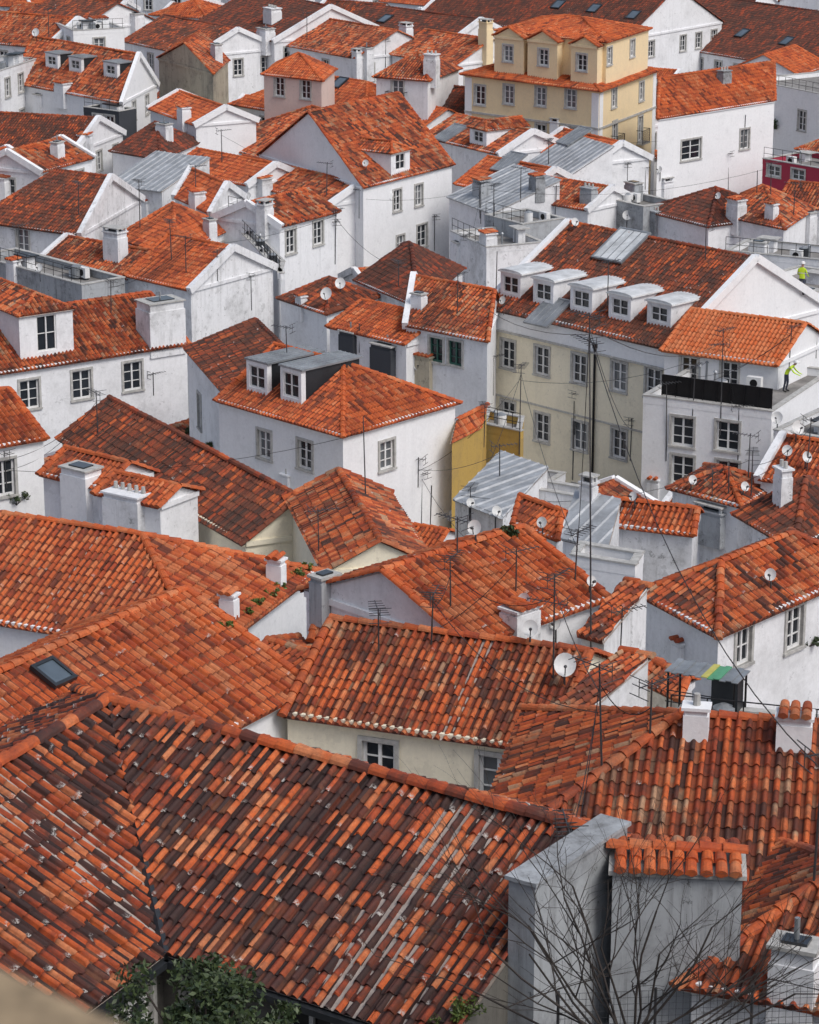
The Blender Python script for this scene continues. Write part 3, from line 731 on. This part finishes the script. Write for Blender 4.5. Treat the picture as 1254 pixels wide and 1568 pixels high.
# --- F3 F2 F4
H('hip_roofed_white_house',(-260,905),(312,1000),(480,872),s=52,tile='fgl',roof='hip',pitch=.45,wall='clean')
H('white_gable_townhouse',(-50,1318),(470,1048),8,s=58,tile='fgl',pitch=.48,wall='clean')
H('small_roofed_house',(370,1040),(480,1075),(560,1010),s=56,tile='mix',pitch=.3,wall='clean')
F4=H('cream_walled_house',(440,1088),(842,1144),6.4,s=61,tile='mix',pitch=.46,wall='cream',win=[(580,1172,.9,1.3),(762,1195,1.0,1.3)],wsize=(.9,1.2))
H('stained_chimney_block',(853,1078),(897,1090),(992,1030),s=63,roof='shed',pitch=.12,wall='white2',tile='mix')
H('stained_chimney_block',(890,968),(925,978),(990,930),s=55,roof='shed',pitch=.2,wall='white2',tile='mix')
TR=H('white_terrace_house',(1025,1118),(1330,1150),(1345,1110),s=63,roof='flat',wall='white2')
H('small_roofed_house',(990,1040),(1040,1065),(1060,1040),s=58,tile='mix',wall='white2')
H('weathered_hip_roofed_house',(720,1332),(1330,1378),9,s=78,tile='mix',roof='hipL',pitch=.42,wall='white2')
H('weathered_hip_roofed_house',(1060,1500),(1400,1565),6,s=93,tile='mix',roof='hipL',pitch=.42,wall='white2')
exec_time('houses')
# --- foreground L-shaped house
def lhouse():
    root=empty('foreground_tile_roofed_house'); zr=30.6; pit=.5; w=4.45
    K=at_z(165,1072,zr); R=at_z(908,1272,zr); Lp=at_z(-330,1360,zr)
    r1=(R-K).normalized(); r2=(Lp-K).normalized()
    n1=Vector((r1.y,-r1.x,0)); n1=n1 if n1.y<0 else -n1
    n2=Vector((-r2.y,r2.x,0)); n2=n2 if n2.x>0 else -n2
    dz=Vector((0,0,-pit*w))
    def inter(p,d,q,e):
        det=d.x*(-e.y)+e.x*d.y; b=q-p; tt=(b.x*(-e.y)+e.x*b.y)/det; return p+d*tt
    V=inter(K+n1*w,r1,K+n2*w,r2); V=Vector((V.x,V.y,zr))+dz
    eR=R+n1*w+dz; eL=Lp+n2*w+dz
    wb_=3.6; Vb=inter(K-n1*wb_,r1,K-n2*wb_,r2); Vb=Vector((Vb.x,Vb.y,zr-pit*wb_))
    bR=R-n1*wb_+Vector((0,0,-pit*wb_)); bL=Lp-n2*wb_+Vector((0,0,-pit*wb_))
    S=Sheet(); mb=MB(); wb=MB()
    for p in ([K,R,eR,V],[K,Lp,eL,V],[K,R,bR,Vb],[K,Lp,bL,Vb]):
        tile_sheet(S,p,jit=1.5); n=newell(p); n=n if n.z>0 else -n
        mb.poly([x-n*.07 for x in p],6); reg(p,'roof',r1,root)
    caps(S,K,R,.14); caps(S,K,Lp,.14); caps(S,K,Vb,.14)
    mb.tube(K+Vector((0,0,-.03)),V+Vector((0,0,-.03)),.07,.09,6,7)
    S.obj('roof',root,TILE['fg'])
    zb=15; i=.35
    ze=V.z-.12
    Vi=V-(n1+n2)*i; e1=eR-n1*i; e2=eL-n2*i
    wallrect(mb,wb,Vi,e1,zb,ze,[(1.0,ze-.95,1.0,1.3,'s'),(3.2,ze-.95,1.0,1.3,'s'),(5.8,ze-1,1,1.3,'s')],n1,root,r1)
    wallrect(mb,wb,Vi,e2,zb,ze,[(.95,ze-.95,1.1,1.3,'s'),(3.2,ze-.95,1.1,1.3,'s')],n2,root,r1)
    a=R+Vector((0,0,-.1)); mb.poly([Vector((e1.x,e1.y,zb)),Vector((bR.x,bR.y,zb)),bR,a,eR],0)
    mb.poly([Vector((bR.x,bR.y,zb)),Vector((Vb.x,Vb.y,zb)),Vb,bR],0)
    for A_,B_ in ((V,eR),(V,eL)): beam(mb,A_+Vector((0,0,-.16)),B_+Vector((0,0,-.16)),.16,.12,7)
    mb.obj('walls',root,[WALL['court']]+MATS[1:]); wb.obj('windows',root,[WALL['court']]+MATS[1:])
    FOOT.append(([(K+r1*12+n1*w).xy[:],(Lp+n2*w).xy[:],(bL).xy[:],(bR).xy[:]],root))
    return root,K,R,r1,n1,V,eR
LH,K,R,r1,n1,V_,eR_=lhouse()
def gable_block():
    root=empty('stained_gable_wall'); mb=MB(); S=Sheet(); u=Vector((0,0,1))
    zt=30.72; a=R+r1*.05-n1*.3; L=3.0
    c=a+n1*(L/2); zb=18
    c=Vector((c.x,c.y,(zt+zb)/2)); mb.box(c+r1*.2,r1*.26,n1*(L/2),u*((zt-zb)/2),0)
    mb.box(Vector((c.x,c.y,zt+.03))+r1*.2,r1*.31,n1*(L/2+.05),u*.035,0)
    A=at_z(938,1338,30.35); B=at_z(1137,1346,30.35); e=(B-A).normalized(); n=Vector((-e.y,e.x,0)); wd=(B-A).length
    c2=(A+B)/2+n*.55; c2.z=(30.35+zb)/2; mb.box(c2,e*(wd/2),n*.55,u*((30.35-zb)/2),0)
    mb.box(Vector((c2.x,c2.y,30.39)),e*(wd/2+.07),n*.62,u*.04,1)
    k=int(wd/.23)
    for i in range(k):
        p=A+e*((i+.5)*wd/k); p.z=30.45; caps(S,p-n*.12,p+n*.66+u*.12,.1)
        q=p+n*1.2; caps(S,q,p+n*.62+u*.12,.1)
    caps(S,Vector((A.x,A.y,30.60))+n*.62-e*.1,Vector((B.x,B.y,30.60))+n*.62+e*.1,.12)
    reg([A+n*0,B+n*0,B+n*1.1,A+n*1.1],'roof',e,root)
    mb.obj('wall',root,[WALL['old']]+MATS[1:]); S.obj('coping_tiles',root,TILE['mix'])
gable_block()
# ================================================================== ROOF DETAILS
for d in [(785,452,30,36),(835,463,30,36),(893,474,32,36),(952,486,32,36),(1012,496,34,34)]: dormer(*d,style='lmetal')
skylight(952,378,2.1,2.6,12)
for p in ((1072,42),(1137,52),(1205,64),(855,8),(910,14),(970,24),(520,128),(590,30)): skylight(*p,1.0,1.3)
skylight(80,1035,.75,.8)
for p in ((690,205),(780,250),(880,210),(840,480)): skylight(*p,1.6,2.2,9)
for d in [(82,102,22,20),(118,108,22,20),(172,116,24,20)]: dormer(*d,style='metal')
dormer(610,262,30,32,'white'); dormer(70,540,76,66,'white'); dormer(398,598,34,46,'metal'); dormer(450,612,34,50,'metal')
dormer(985,890,26,42,'metal'); dormer(735,220,26,24,'white')
CH=[(250,520,72,60,'white','plain'),(535,535,36,28,'dark','plain'),(590,555,52,28,'dark','plain'),(350,942,28,32,'clean','tile'),(422,892,28,36,'clean','tile'),
 (122,765,62,50,'clean','plain'),(195,790,80,36,'white2','pots'),(398,305,34,32,'white2','tile'),(408,345,26,32,'white','slab'),(300,320,30,26,'white2','tile'),(175,395,36,40,'white2','slab'),
 (835,305,24,22,'old','pots'),(900,310,26,22,'old','pots'),(968,300,28,20,'old','slab'),(1020,300,24,22,'white','slab'),(560,110,22,36,'white','slab'),(545,120,16,40,'white','slab'),
 (415,35,30,22,'white','slab'),(660,118,24,34,'white','slab'),(742,85,22,50,'yellow','slab'),(405,70,30,26,'white2','slab'),(205,45,30,24,'white','slab'),(153,45,30,16,'clean','slab'),
 (95,150,28,22,'white','tile'),(60,165,22,20,'white','slab'),(130,225,24,18,'white','tile'),(250,208,26,18,'white','slab'),(330,90,20,22,'white','slab'),(1195,772,30,56,'white','slab'),(1125,340,30,34,'white','tile'),
 (1065,1128,42,46,'clean','pots'),(1215,1145,60,50,'clean','tile'),(1212,1568,80,130,'white2','plain'),(1090,805,60,24,'old','slab'),(745,385,30,28,'white2','tile'),(700,395,22,24,'white2','slab'),
 (438,745,20,18,'white','pots'),(500,915,44,34,'old','plain'),(1040,1010,30,28,'white2','tile'),(800,960,60,30,'white2','tile'),
 (640,470,24,20,'white','slab'),(20,425,24,26,'white2','slab'),(90,240,22,22,'white','slab'),(735,300,30,24,'old','slab'),(820,290,26,20,'old','slab'),
 (620,60,22,20,'white','slab'),(1110,125,22,16,'old','slab'),(280,185,24,20,'clean','slab'),(1235,355,26,30,'white','slab'),(1160,395,30,24,'white','slab'),
 (650,575,36,30,'olds','slab'),(10,300,30,28,'white2','tile'),(220,330,24,22,'white','tile'),(320,360,22,24,'white2','slab'),(850,205,18,18,'white','slab'),
 (1225,460,60,16,'clean','plain'),(1000,760,22,26,'white','slab'),(900,765,26,26,'white2','slab'),(1000,345,26,22,'old','pots'),(1180,335,20,22,'white2','tile'),(460,470,18,16,'white2','tile')]
for c in CH: chimney(*c)
ANT=[(905,985,492,2),(285,420,362,1),(513,400,322,2),(150,665,600,1),(645,800,722,1),(700,850,790,1),(1103,660,505,2),(1020,700,585,1),(1208,560,500,1),(847,1040,878,2),(721,800,745,1),(1245,1360,1140,1),(922,1180,1012,1),
 (470,60,20,1),(75,60,15,1),(210,30,-15,1),(590,100,60,1),(795,690,560,1),(610,440,400,1),(755,600,545,1),(965,700,640,1),(500,300,250,1),(235,600,570,1),(690,930,850,1),(950,985,930,1),(1180,300,250,1),(960,290,250,1),
 (700,480,420,1),(30,400,345,1),(120,330,280,1),(340,250,200,1),(880,660,600,1),(1090,800,720,1),(560,760,640,0),(10,740,690,1),(870,1290,1260,1),(735,330,280,1),(665,380,330,1),(385,470,420,1),
 (640,740,700,1),(765,730,680,1),(1150,760,690,1),(1235,720,640,1),(995,1130,1040,1),(880,890,810,1),(580,1000,930,1),(1060,640,560,1),(1130,700,620,1),(850,330,285,1),(550,330,290,1),(170,480,430,1),(300,300,255,1),(1215,330,280,1),
 (790,905,840,1),(660,985,905,1),(440,560,500,1),(1080,400,345,1),(930,470,400,1)]
tops={}
for a in ANT: tops[a[0]]=antenna(*a)
for i in range(22):
    x=random.choice([random.uniform(640,1250),random.uniform(0,1250)]); y=random.uniform(150,900)
    L=random.uniform(1.2,3.0)*sdef(y); tops[2000+i]=antenna(x,y,y-L,random.choice([0,1,1]))
for d in [(500,450,9),(521,434,8),(727,808,11),(803,922,13),(865,1018,17),(760,783,8),(812,962,12),(905,890,8),(1221,655,10),(950,745,7),(755,195,6),(960,330,7),(720,770,7),(541,413,6),(55,50,6),(770,460,6),(1010,260,5),
   (1190,640,9),(1235,700,8),(850,955,9),(1140,745,7),(60,410,6),(380,300,5),(1060,735,7),(690,790,8),(830,800,8),(1205,690,8),(970,760,7),(1180,880,9),(640,560,7),(560,250,5),(880,340,6),(1100,300,5)]: dish(*d,az=random.choice([-1.6,-1.9,-1.2,-2.3]))
def T(i): return tops.get(i)
for a,b,s in ((905,700,.8),(905,1245,1.5),(847,645,.8),(1103,905,.8),(1020,1208,.5),(150,10,.4),(285,513,.4),(721,795,.5),(922,847,.2),(513,610,.5),(905,880,.4),(1103,1130,.3),(1060,1208,.5),(965,905,.6),(847,690,.6),(995,922,.4),(640,765,.3),(690,660,.2),(880,795,.5),(1150,1235,.4),(285,170,.4),(755,700,.5)):
    if T(a) and T(b): wire(T(a)-Vector((0,0,.6)),T(b)-Vector((0,0,.4)),s)
ks=[k for k in tops if tops[k] is not None]
for i in range(16):
    a=random.choice(ks); pa=tops[a]
    near=sorted([k for k in ks if k!=a and (tops[k]-pa).length>3],key=lambda k:(tops[k]-pa).length)[:4]
    b=random.choice(near)
    if (tops[b]-pa).length<28: wire(pa-Vector((0,0,random.uniform(.2,1.2))),tops[b]-Vector((0,0,random.uniform(.2,1))),random.uniform(.2,.9),.011)
def canopy():
    f=TR['z']; c=at_z(1075,1100,f); u=Vector((0,0,1)); ex=Vector((.9,-.43,0)).normalized(); ey=Vector((-ex.y,ex.x,0)); mb=MB()
    for i in range(12):
        x=-.95+i*.16; m=(1 if i%3 else 4) if 5<i<9 else 0
        mb.box(c+ex*x+ey*.5+u*(1.1-abs(i%2)*.03),ex*.082,ey*.5,u*.012,m)
    for x in (-.95,.8):
        for y in (.05,.95): mb.tube(c+ex*x+ey*y-u*.3,c+ex*x+ey*y+u*1.08,.03,.03,6,2)
    mb.box(c+ex*.4+ey*.7+u*.3,ex*.35,ey*.22,u*.6,3)
    for hh in (.3,.6): mb.tube(c-ex*1+ey*.02+u*hh,c+ex*.85+ey*.02+u*hh,.015,.015,5,2)
    mb.obj('terrace_canopy',None,[M_LZINC,M_GRN,M_IRON,M_ZINC,M_YEL])
canopy()
exec_time('details')
def on_wall(px,py): 
    h=hit(px,py,'wall'); return h
h=on_wall(912,560)
if h:
    n=h[2][1]; n=n if n.dot(CAM-h[1])>0 else -n; mb=MB(); p=h[1]+Vector((n.x,n.y,0))*.09
    mb.tube(Vector((p.x,p.y,p.z+1.0)),Vector((p.x,p.y,p.z-9)),.065,.065,8); mb.box(Vector((p.x,p.y,p.z+1.1)),Vector((.13,0,0)),Vector((0,.1,0)),Vector((0,0,.12)))
    o=mb.obj('drainpipe',CB,[M_IRON])
def balcony():
    z=WB['z']; a=at_z(1012,607,z); b=at_z(1180,630,z); e=(b-a).normalized(); L=(b-a).length; u=Vector((0,0,1)); mb=MB(); n=Vector((-e.y,e.x,0))
    mb.box((a+b)/2+u*.55+n*.15,e*(L/2),n*.02,u*.47,0)
    mb.box((a+b)/2+u*1.05+n*.15,e*(L/2),n*.035,u*.03,0)
    for i in range(9): mb.box(a+e*(L*i/8)+u*.55+n*.10,e*.02,n*.02,u*.52,0)
    mb.obj('balcony_railing_screen',WB,[M_IRON])
balcony()
def mesh_fence():
    zt=30.05; a=at_z(855,1522,zt); b=at_z(1300,1506,zt); e=(b-a); L=e.length; e=e/L; u=Vector((0,0,1)); mb=MB()
    for i in range(int(L/.11)+1): mb.tube(a+e*i*.11-u*1.5,a+e*i*.11,.0045,.0045,3,0,False)
    for j in range(14): mb.tube(a-u*j*.11,b-u*j*.11,.0045,.0045,3,0,False)
    for i in range(4): mb.tube(a+e*(L*i/3)-u*9,a+e*(L*i/3)+u*.05,.025,.025,6,0)
    mb.obj('wire_mesh_fence',None,[M_ANT])
mesh_fence()
# ================================================================== FILL HOUSES in unseen gaps / beside the view
def footprint_clear(c,r):
    for f,_ in FOOT:
        pts=[Vector(p) for p in f]; ins=False; j=len(pts)-1
        for i in range(len(pts)):
            if (pts[i].y>c.y)!=(pts[j].y>c.y) and c.x<(pts[j].x-pts[i].x)*(c.y-pts[i].y)/(pts[j].y-pts[i].y)+pts[i].x: ins=not ins
            a,b=pts[j],pts[i]; ab=b-a; t=max(0,min(1,(c-a).dot(ab)/max(1e-6,ab.length_squared)))
            if (a+ab*t-c).length<r: return False
            j=i
        if ins: return False
    return True
RZ_Y=[30,40,59,76,95,127,157,209,257,400]; RZ_Z=[25,26,24.5,21,17.5,14,13.5,14,16,19]
cnt=0
for gy in np.arange(52,390,8.0):
    half=gy*.15+ (26 if gy<250 else 30)
    for gx in np.arange(-half,half,8.5):
        c=Vector((gx+random.uniform(-1,1),gy+random.uniform(-1,1)))
        for rr in (6.2,4.6,3.0,1.9):
            if footprint_clear(c,rr*1.08): break
        else: continue
        a=math.radians(random.choice([-32,-28,-35,25,60])+random.uniform(-6,6)); w=rr*.72; l=rr*.8
        e=Vector((math.cos(a),math.sin(a),0)); n=Vector((-e.y,e.x,0)); cc=Vector((c.x,c.y,0))
        z=float(np.interp(gy,RZ_Y,RZ_Z))-2.0+random.uniform(-.8,.8)+(0 if rr>3 else -.7)
        pts=[cc-e*l-n*w,cc+e*l-n*w,cc+e*l+n*w,cc-e*l+n*w]
        core('small_townhouse',*pts,z,roof=random.choice(['gable','gable','hip','gable','flat' if rr<3 else 'gable']),wall=random.choice(['white','white','white2','clean']),
             tile=random.choice(['orange','mix','old','mix','dark' if gy>230 else 'mix']),pitch=random.uniform(.38,.5),aw=2 if gy<230 else 1,par=random.choice(['','R','LR','L']),fillh=gy>260)
        cnt+=1
print('fill',cnt); exec_time('fill')
# ================================================================== TERRAIN
def terrain():
    ys=np.array(sorted(set(list(np.linspace(-400,900,180))+G_Y))); xs=np.concatenate([np.linspace(-3000,-160,10),np.linspace(-150,150,40),np.linspace(160,3000,10)])
    mb=MB()
    for y in ys:
        for x in xs: mb.v.append((x,y,gz(y)))
    W_=len(xs)
    for i in range(len(ys)-1):
        for j in range(W_-1): mb.f.append((i*W_+j,i*W_+j+1,(i+1)*W_+j+1,(i+1)*W_+j)); mb.m.append(0)
    mb.obj('ground',None,[simple('cobbled_ground',(.13,.125,.12),.9,0,.5,1.5)])
terrain()
# ================================================================== VEGETATION
def leafmat(name,c1,c2):
    m,nt,b=nmat(name); at=N(nt,'ShaderNodeAttribute',attribute_name='rnd'); sep=N(nt,'ShaderNodeSeparateColor'); nt.links.new(at.outputs['Color'],sep.inputs[0])
    nt.links.new(mix(nt,sep.outputs[0],c1,c2),b.inputs['Base Color']); b.inputs['Roughness'].default_value=.55; return m
LEAF=leafmat('dark_leaves',(.018,.035,.014),(.07,.10,.035)); LEAF2=leafmat('green_leaves',(.04,.075,.012),(.13,.17,.03))
def leaves(centers,radii,n,size,name,parent,mat):
    C=np.array(centers); R_=np.array(radii); k=rng.integers(0,len(C),n)
    d=rng.normal(0,1,(n,3)); d/=np.linalg.norm(d,axis=1)[:,None]; p=C[k]+d*(R_[k]*rng.random(n)**.4)[:,None]*np.array([1,1,.8])
    a=rng.normal(0,1,(n,3)); a/=np.linalg.norm(a,axis=1)[:,None]; b=np.cross(a,rng.normal(0,1,(n,3))); b/=np.linalg.norm(b,axis=1)[:,None]
    sz=size*(.6+.8*rng.random(n))[:,None]
    V=np.stack([p-a*sz,p+b*sz*.42,p+a*sz,p-b*sz*.42],1).reshape(-1,3); Q=np.arange(n*4).reshape(n,4)
    S=Sheet(); S.add(V,Q,rng.random((n,3)),np.zeros(n*4)); return S.obj(name,parent,mat)
def courtyard_tree():
    root=empty('courtyard_tree'); mb=MB(); c=at_t(315,1540,42.5); base=Vector((c.x+.2,c.y,gz(c.y)))
    mb.tube(base,c-Vector((0,0,1.4)),.16,.09,8); cs=[];rs=[]
    for i in range(34):
        a=random.uniform(0,6.28); r=random.uniform(.2,1.4); q=c+Vector((math.cos(a)*r,math.sin(a)*r*.8,random.uniform(-.9,.65)-r*.22))
        mb.tube(c-Vector((0,0,1.4)),q,.04,.012,5); cs.append(q[:]); rs.append(random.uniform(.22,.42))
    mb.obj('trunk',root,[M_BARK]); leaves(cs,rs,7500,.06,'crown',root,LEAF)
courtyard_tree()
def shrub(px,py,rpx,name,n=500,mat=LEAF,size=.06,flat=1):
    h=hit(px,py)
    if not h: return
    sc=F/h[0]; r=rpx/sc; root=empty(name); cs=[];rs=[]; mb=MB()
    for i in range(9):
        q=h[1]+Vector((random.uniform(-r,r)*flat,random.uniform(-r,r)*.5,random.uniform(0,r*.8))); cs.append(q[:]); rs.append(r*.35); mb.tube(h[1]-Vector((0,0,.1)),q,.02,.008,4)
    mb.obj('stems',root,[M_BARK]); leaves(cs,rs,n,size,'foliage',root,mat)
for p in ((395,925),(375,940),(430,900),(455,880),(345,960),(415,912),(470,870)): shrub(p[0],p[1],10,'gutter_weeds',260,LEAF2,.05)
shrub(290,668,16,'creeper_bush',500,LEAF,.1); shrub(325,690,14,'creeper_bush',400,LEAF,.1); shrub(25,770,16,'terrace_plants',400,LEAF,.07); shrub(780,818,14,'terrace_plants',300,LEAF,.07)
shrub(1190,195,12,'roof_bush',300,LEAF,.14); shrub(1240,985,12,'balcony_plant',260,LEAF,.06); shrub(700,1560,34,'yellowing_shrub',500,LEAF2,.035)
def bare_tree():
    root=empty('bare_tree'); mb=MB(); c=at_t(965,1600,43); base=Vector((c.x,c.y,gz(c.y)-.2))
    mb.tube(base,c,.10,.06,7)
    def br(p,d,L,r,lv):
        k=4
        for i in range(k):
            nd=(d+Vector((random.gauss(0,.10),random.gauss(0,.10),random.gauss(.02,.06)))).normalized(); q=p+nd*(L/k); r2=r*.88
            mb.tube(p,q,r,r2,5,0,False); p,d,r=q,nd,r2
            if lv<4 and random.random()<.74:
                sd=(d+Vector((random.gauss(0,.55),random.gauss(0,.4),random.gauss(.1,.25)))).normalized(); br(p,sd,L*random.uniform(.45,.75),r*.7,lv+1)
    for i in range(16):
        a=-1.05+2.1*i/15+random.gauss(0,.08); d=Vector((math.sin(a)*1.0,random.gauss(0,.3),math.cos(a))).normalized()
        br(c-Vector((0,0,random.uniform(0,.5))),d,random.uniform(1.9,3.1),.026,1)
    mb.obj('branches',root,[M_BARK])
bare_tree()
def parapet():
    zt=48.85; a=at_z(0,1466,zt); b=at_z(230,1572,zt); e=(b-a).normalized(); n=Vector((-e.y,e.x,0)); n=n if n.y<0 else -n
    u=Vector((0,0,1)); mb=MB(); c=(a+b)/2-e*1.6
    pr=[(0,-.03),(.015,0),(.33,.0),(.36,-.05),(.36,-.14),(.31,-.16),(.31,-1.0),(.05,-1.0),(.05,-.16),(0,-.14)]
    for s in (-2.2,2.2): mb.v+= [tuple(c+e*s+n*p[0]+u*p[1]) for p in pr]
    k=len(pr)
    for i in range(k): j=(i+1)%k; mb.f.append((i,j,k+j,k+i)); mb.m.append(0)
    mb.f.append(tuple(range(k))); mb.m.append(0); mb.f.append(tuple(range(k,2*k))); mb.m.append(0)
    mb.obj('viewpoint_stone_parapet',None,[simple('warm_limestone',(.38,.28,.17),.9,0,.7,30)])
parapet()
# ================================================================== PEOPLE
def person(px,py,name,pose,yaw):
    h=hit(px,py)
    if not h: return
    root=empty(name); root.location=h[1]; root.rotation_euler=(0,0,yaw)
    V={'pel':(0,0,.95,.13),'sp':(0,.02,1.15,.13),'ch':(0,.03,1.38,.155),'nk':(0,0,1.53,.055),'hd':(0,-.03,1.62,.085),'hd2':(0,-.03,1.72,.08)}
    J={'hipL':(.1,0,.92,.095),'knL':(.12,-.06,.5,.062),'anL':(.12,.02,.08,.045),'toL':(.13,-.16,.04,.038),
       'shL':(.19,.02,1.42,.06),'elL':(.27,-.04,1.16,.045),'wrL':(.24,-.24,1.02,.03),'haL':(.23,-.32,1.0,.03)}
    if pose=='bend':
        V.update({'sp':(0,-.08,1.12,.13),'ch':(0,-.24,1.28,.15),'nk':(0,-.34,1.38,.055),'hd':(0,-.42,1.45,.085),'hd2':(0,-.47,1.53,.08)})
        J.update({'shL':(.19,-.25,1.31,.06),'elL':(.24,-.42,1.08,.045),'wrL':(.18,-.6,.98,.03),'haL':(.17,-.68,.95,.03)})
    E=[('pel','sp'),('sp','ch'),('ch','nk'),('nk','hd'),('hd','hd2')]
    al=dict(V)
    for k,v in J.items(): al[k]=v; al[k[:-1]+'R']=(-v[0],v[1]+(.08 if k[:2]in('kn','an','to') else 0),v[2],v[3])
    for s in 'LR': E+=[('pel','hip'+s),('hip'+s,'kn'+s),('kn'+s,'an'+s),('an'+s,'to'+s),('ch','sh'+s),('sh'+s,'el'+s),('el'+s,'wr'+s),('wr'+s,'ha'+s)]
    for s,sg in (('L',1),('R',-1)):
        hx,hy,hz,_=al['ha'+s]
        for i in range(5):
            k='f%d%s'%(i,s); al[k]=(hx+(i-2)*.02,hy-(.07 if i else .02),hz-.02-(.01 if i else -.01),.009); E.append(('ha'+s,k))
    names=list(al); me=bpy.data.meshes.new('body'); me.from_pydata([al[k][:3] for k in names],[(names.index(a),names.index(b)) for a,b in E],[])
    o=bpy.data.objects.new('body',me); COL.objects.link(o); o.parent=root
    md=o.modifiers.new('skin','SKIN')
    for i,k in enumerate(names): me.skin_vertices[0].data[i].radius=(al[k][3],al[k][3]*.85); me.skin_vertices[0].data[i].use_root=(k=='pel')
    sb=o.modifiers.new('sub','SUBSURF'); sb.levels=1; sb.render_levels=2
    m,nt,b=nmat('workwear'); tc=N(nt,'ShaderNodeTexCoord'); sp=N(nt,'ShaderNodeSeparateXYZ'); nt.links.new(tc.outputs['Object'],sp.inputs[0])
    top=1.53 if pose!='bend' else 1.40
    mr=N(nt,'ShaderNodeMath',operation='DIVIDE'); nt.links.new(sp.outputs[2],mr.inputs[0]); mr.inputs[1].default_value=2
    c=ramp(nt,mr.outputs[0],[(0,(.02,.02,.02)),(.06,(.03,.035,.06)),(.46,(.55,.75,.03)),(.60,(.6,.6,.6)),(.62,(.55,.75,.03)),((top)/2,(.42,.24,.17))],'CONSTANT')
    nt.links.new(c,b.inputs['Base Color']); me.materials.append(m)
    mb=MB(); hc=Vector(al['hd2'][:3])+Vector((0,0,.0)); K_=12
    for i in range(5):
        ph=i/4*math.pi/2
        for k in range(K_): mb.v.append((hc.x+math.cos(k*math.tau/K_)*.125*math.cos(ph),hc.y+math.sin(k*math.tau/K_)*.145*math.cos(ph),hc.z+.0+.13*math.sin(ph)))
    for i in range(4):
        for k in range(K_): j=(k+1)%K_; mb.f.append((i*K_+k,i*K_+j,(i+1)*K_+j,(i+1)*K_+k)); mb.m.append(0)
    mb.box(hc+Vector((0,-.15,.01)),Vector((.08,0,0)),Vector((0,.05,0)),Vector((0,0,.01)))
    mb.obj('hard_hat',root,[M_FRAME],True)
person(1227,452,'roof_worker','stand',2.6)
person(1203,600,'roof_worker','bend',1.2)
# ================================================================== CAMERA, LIGHT, SKY
cam=bpy.data.cameras.new('camera'); co=bpy.data.objects.new('camera',cam); COL.objects.link(co); scene.camera=co
co.location=CAM; co.rotation_euler=(math.pi/2-TH,0,0)
cam.sensor_fit='HORIZONTAL'; cam.sensor_width=24; cam.lens=F*24/1254; cam.clip_end=6000; cam.clip_start=.1
cam.dof.use_dof=True; cam.dof.focus_distance=95; cam.dof.aperture_fstop=5.6
EL,AZ=math.radians(50),math.radians(135)   # azimuth clockwise from +Y
sd=Vector((math.sin(AZ)*math.cos(EL),math.cos(AZ)*math.cos(EL),math.sin(EL)))
sun=bpy.data.lights.new('sun','SUN'); sun.energy=1.5; sun.angle=math.radians(22); sun.color=(1,.98,.95)
so=bpy.data.objects.new('sun',sun); COL.objects.link(so); so.rotation_euler=sd.to_track_quat('Z','Y').to_euler()
w=bpy.data.worlds.new('World'); scene.world=w; w.use_nodes=True; nt=w.node_tree; bg=nt.nodes['Background']
sk=N(nt,'ShaderNodeTexSky'); sk.sky_type='NISHITA'; sk.sun_disc=False; sk.sun_elevation=EL; sk.sun_rotation=AZ; sk.dust_density=3; sk.air_density=1
hs=N(nt,'ShaderNodeHueSaturation'); hs.inputs['Saturation'].default_value=.7; nt.links.new(sk.outputs[0],hs.inputs['Color']); nt.links.new(hs.outputs[0],bg.inputs[0])
bg.inputs[1].default_value=.15
scene.view_settings.view_transform='Standard'; scene.view_settings.look='None'; scene.view_settings.exposure=0
exec_time('done'); print('verts',sum(len(m.vertices) for m in bpy.data.meshes))
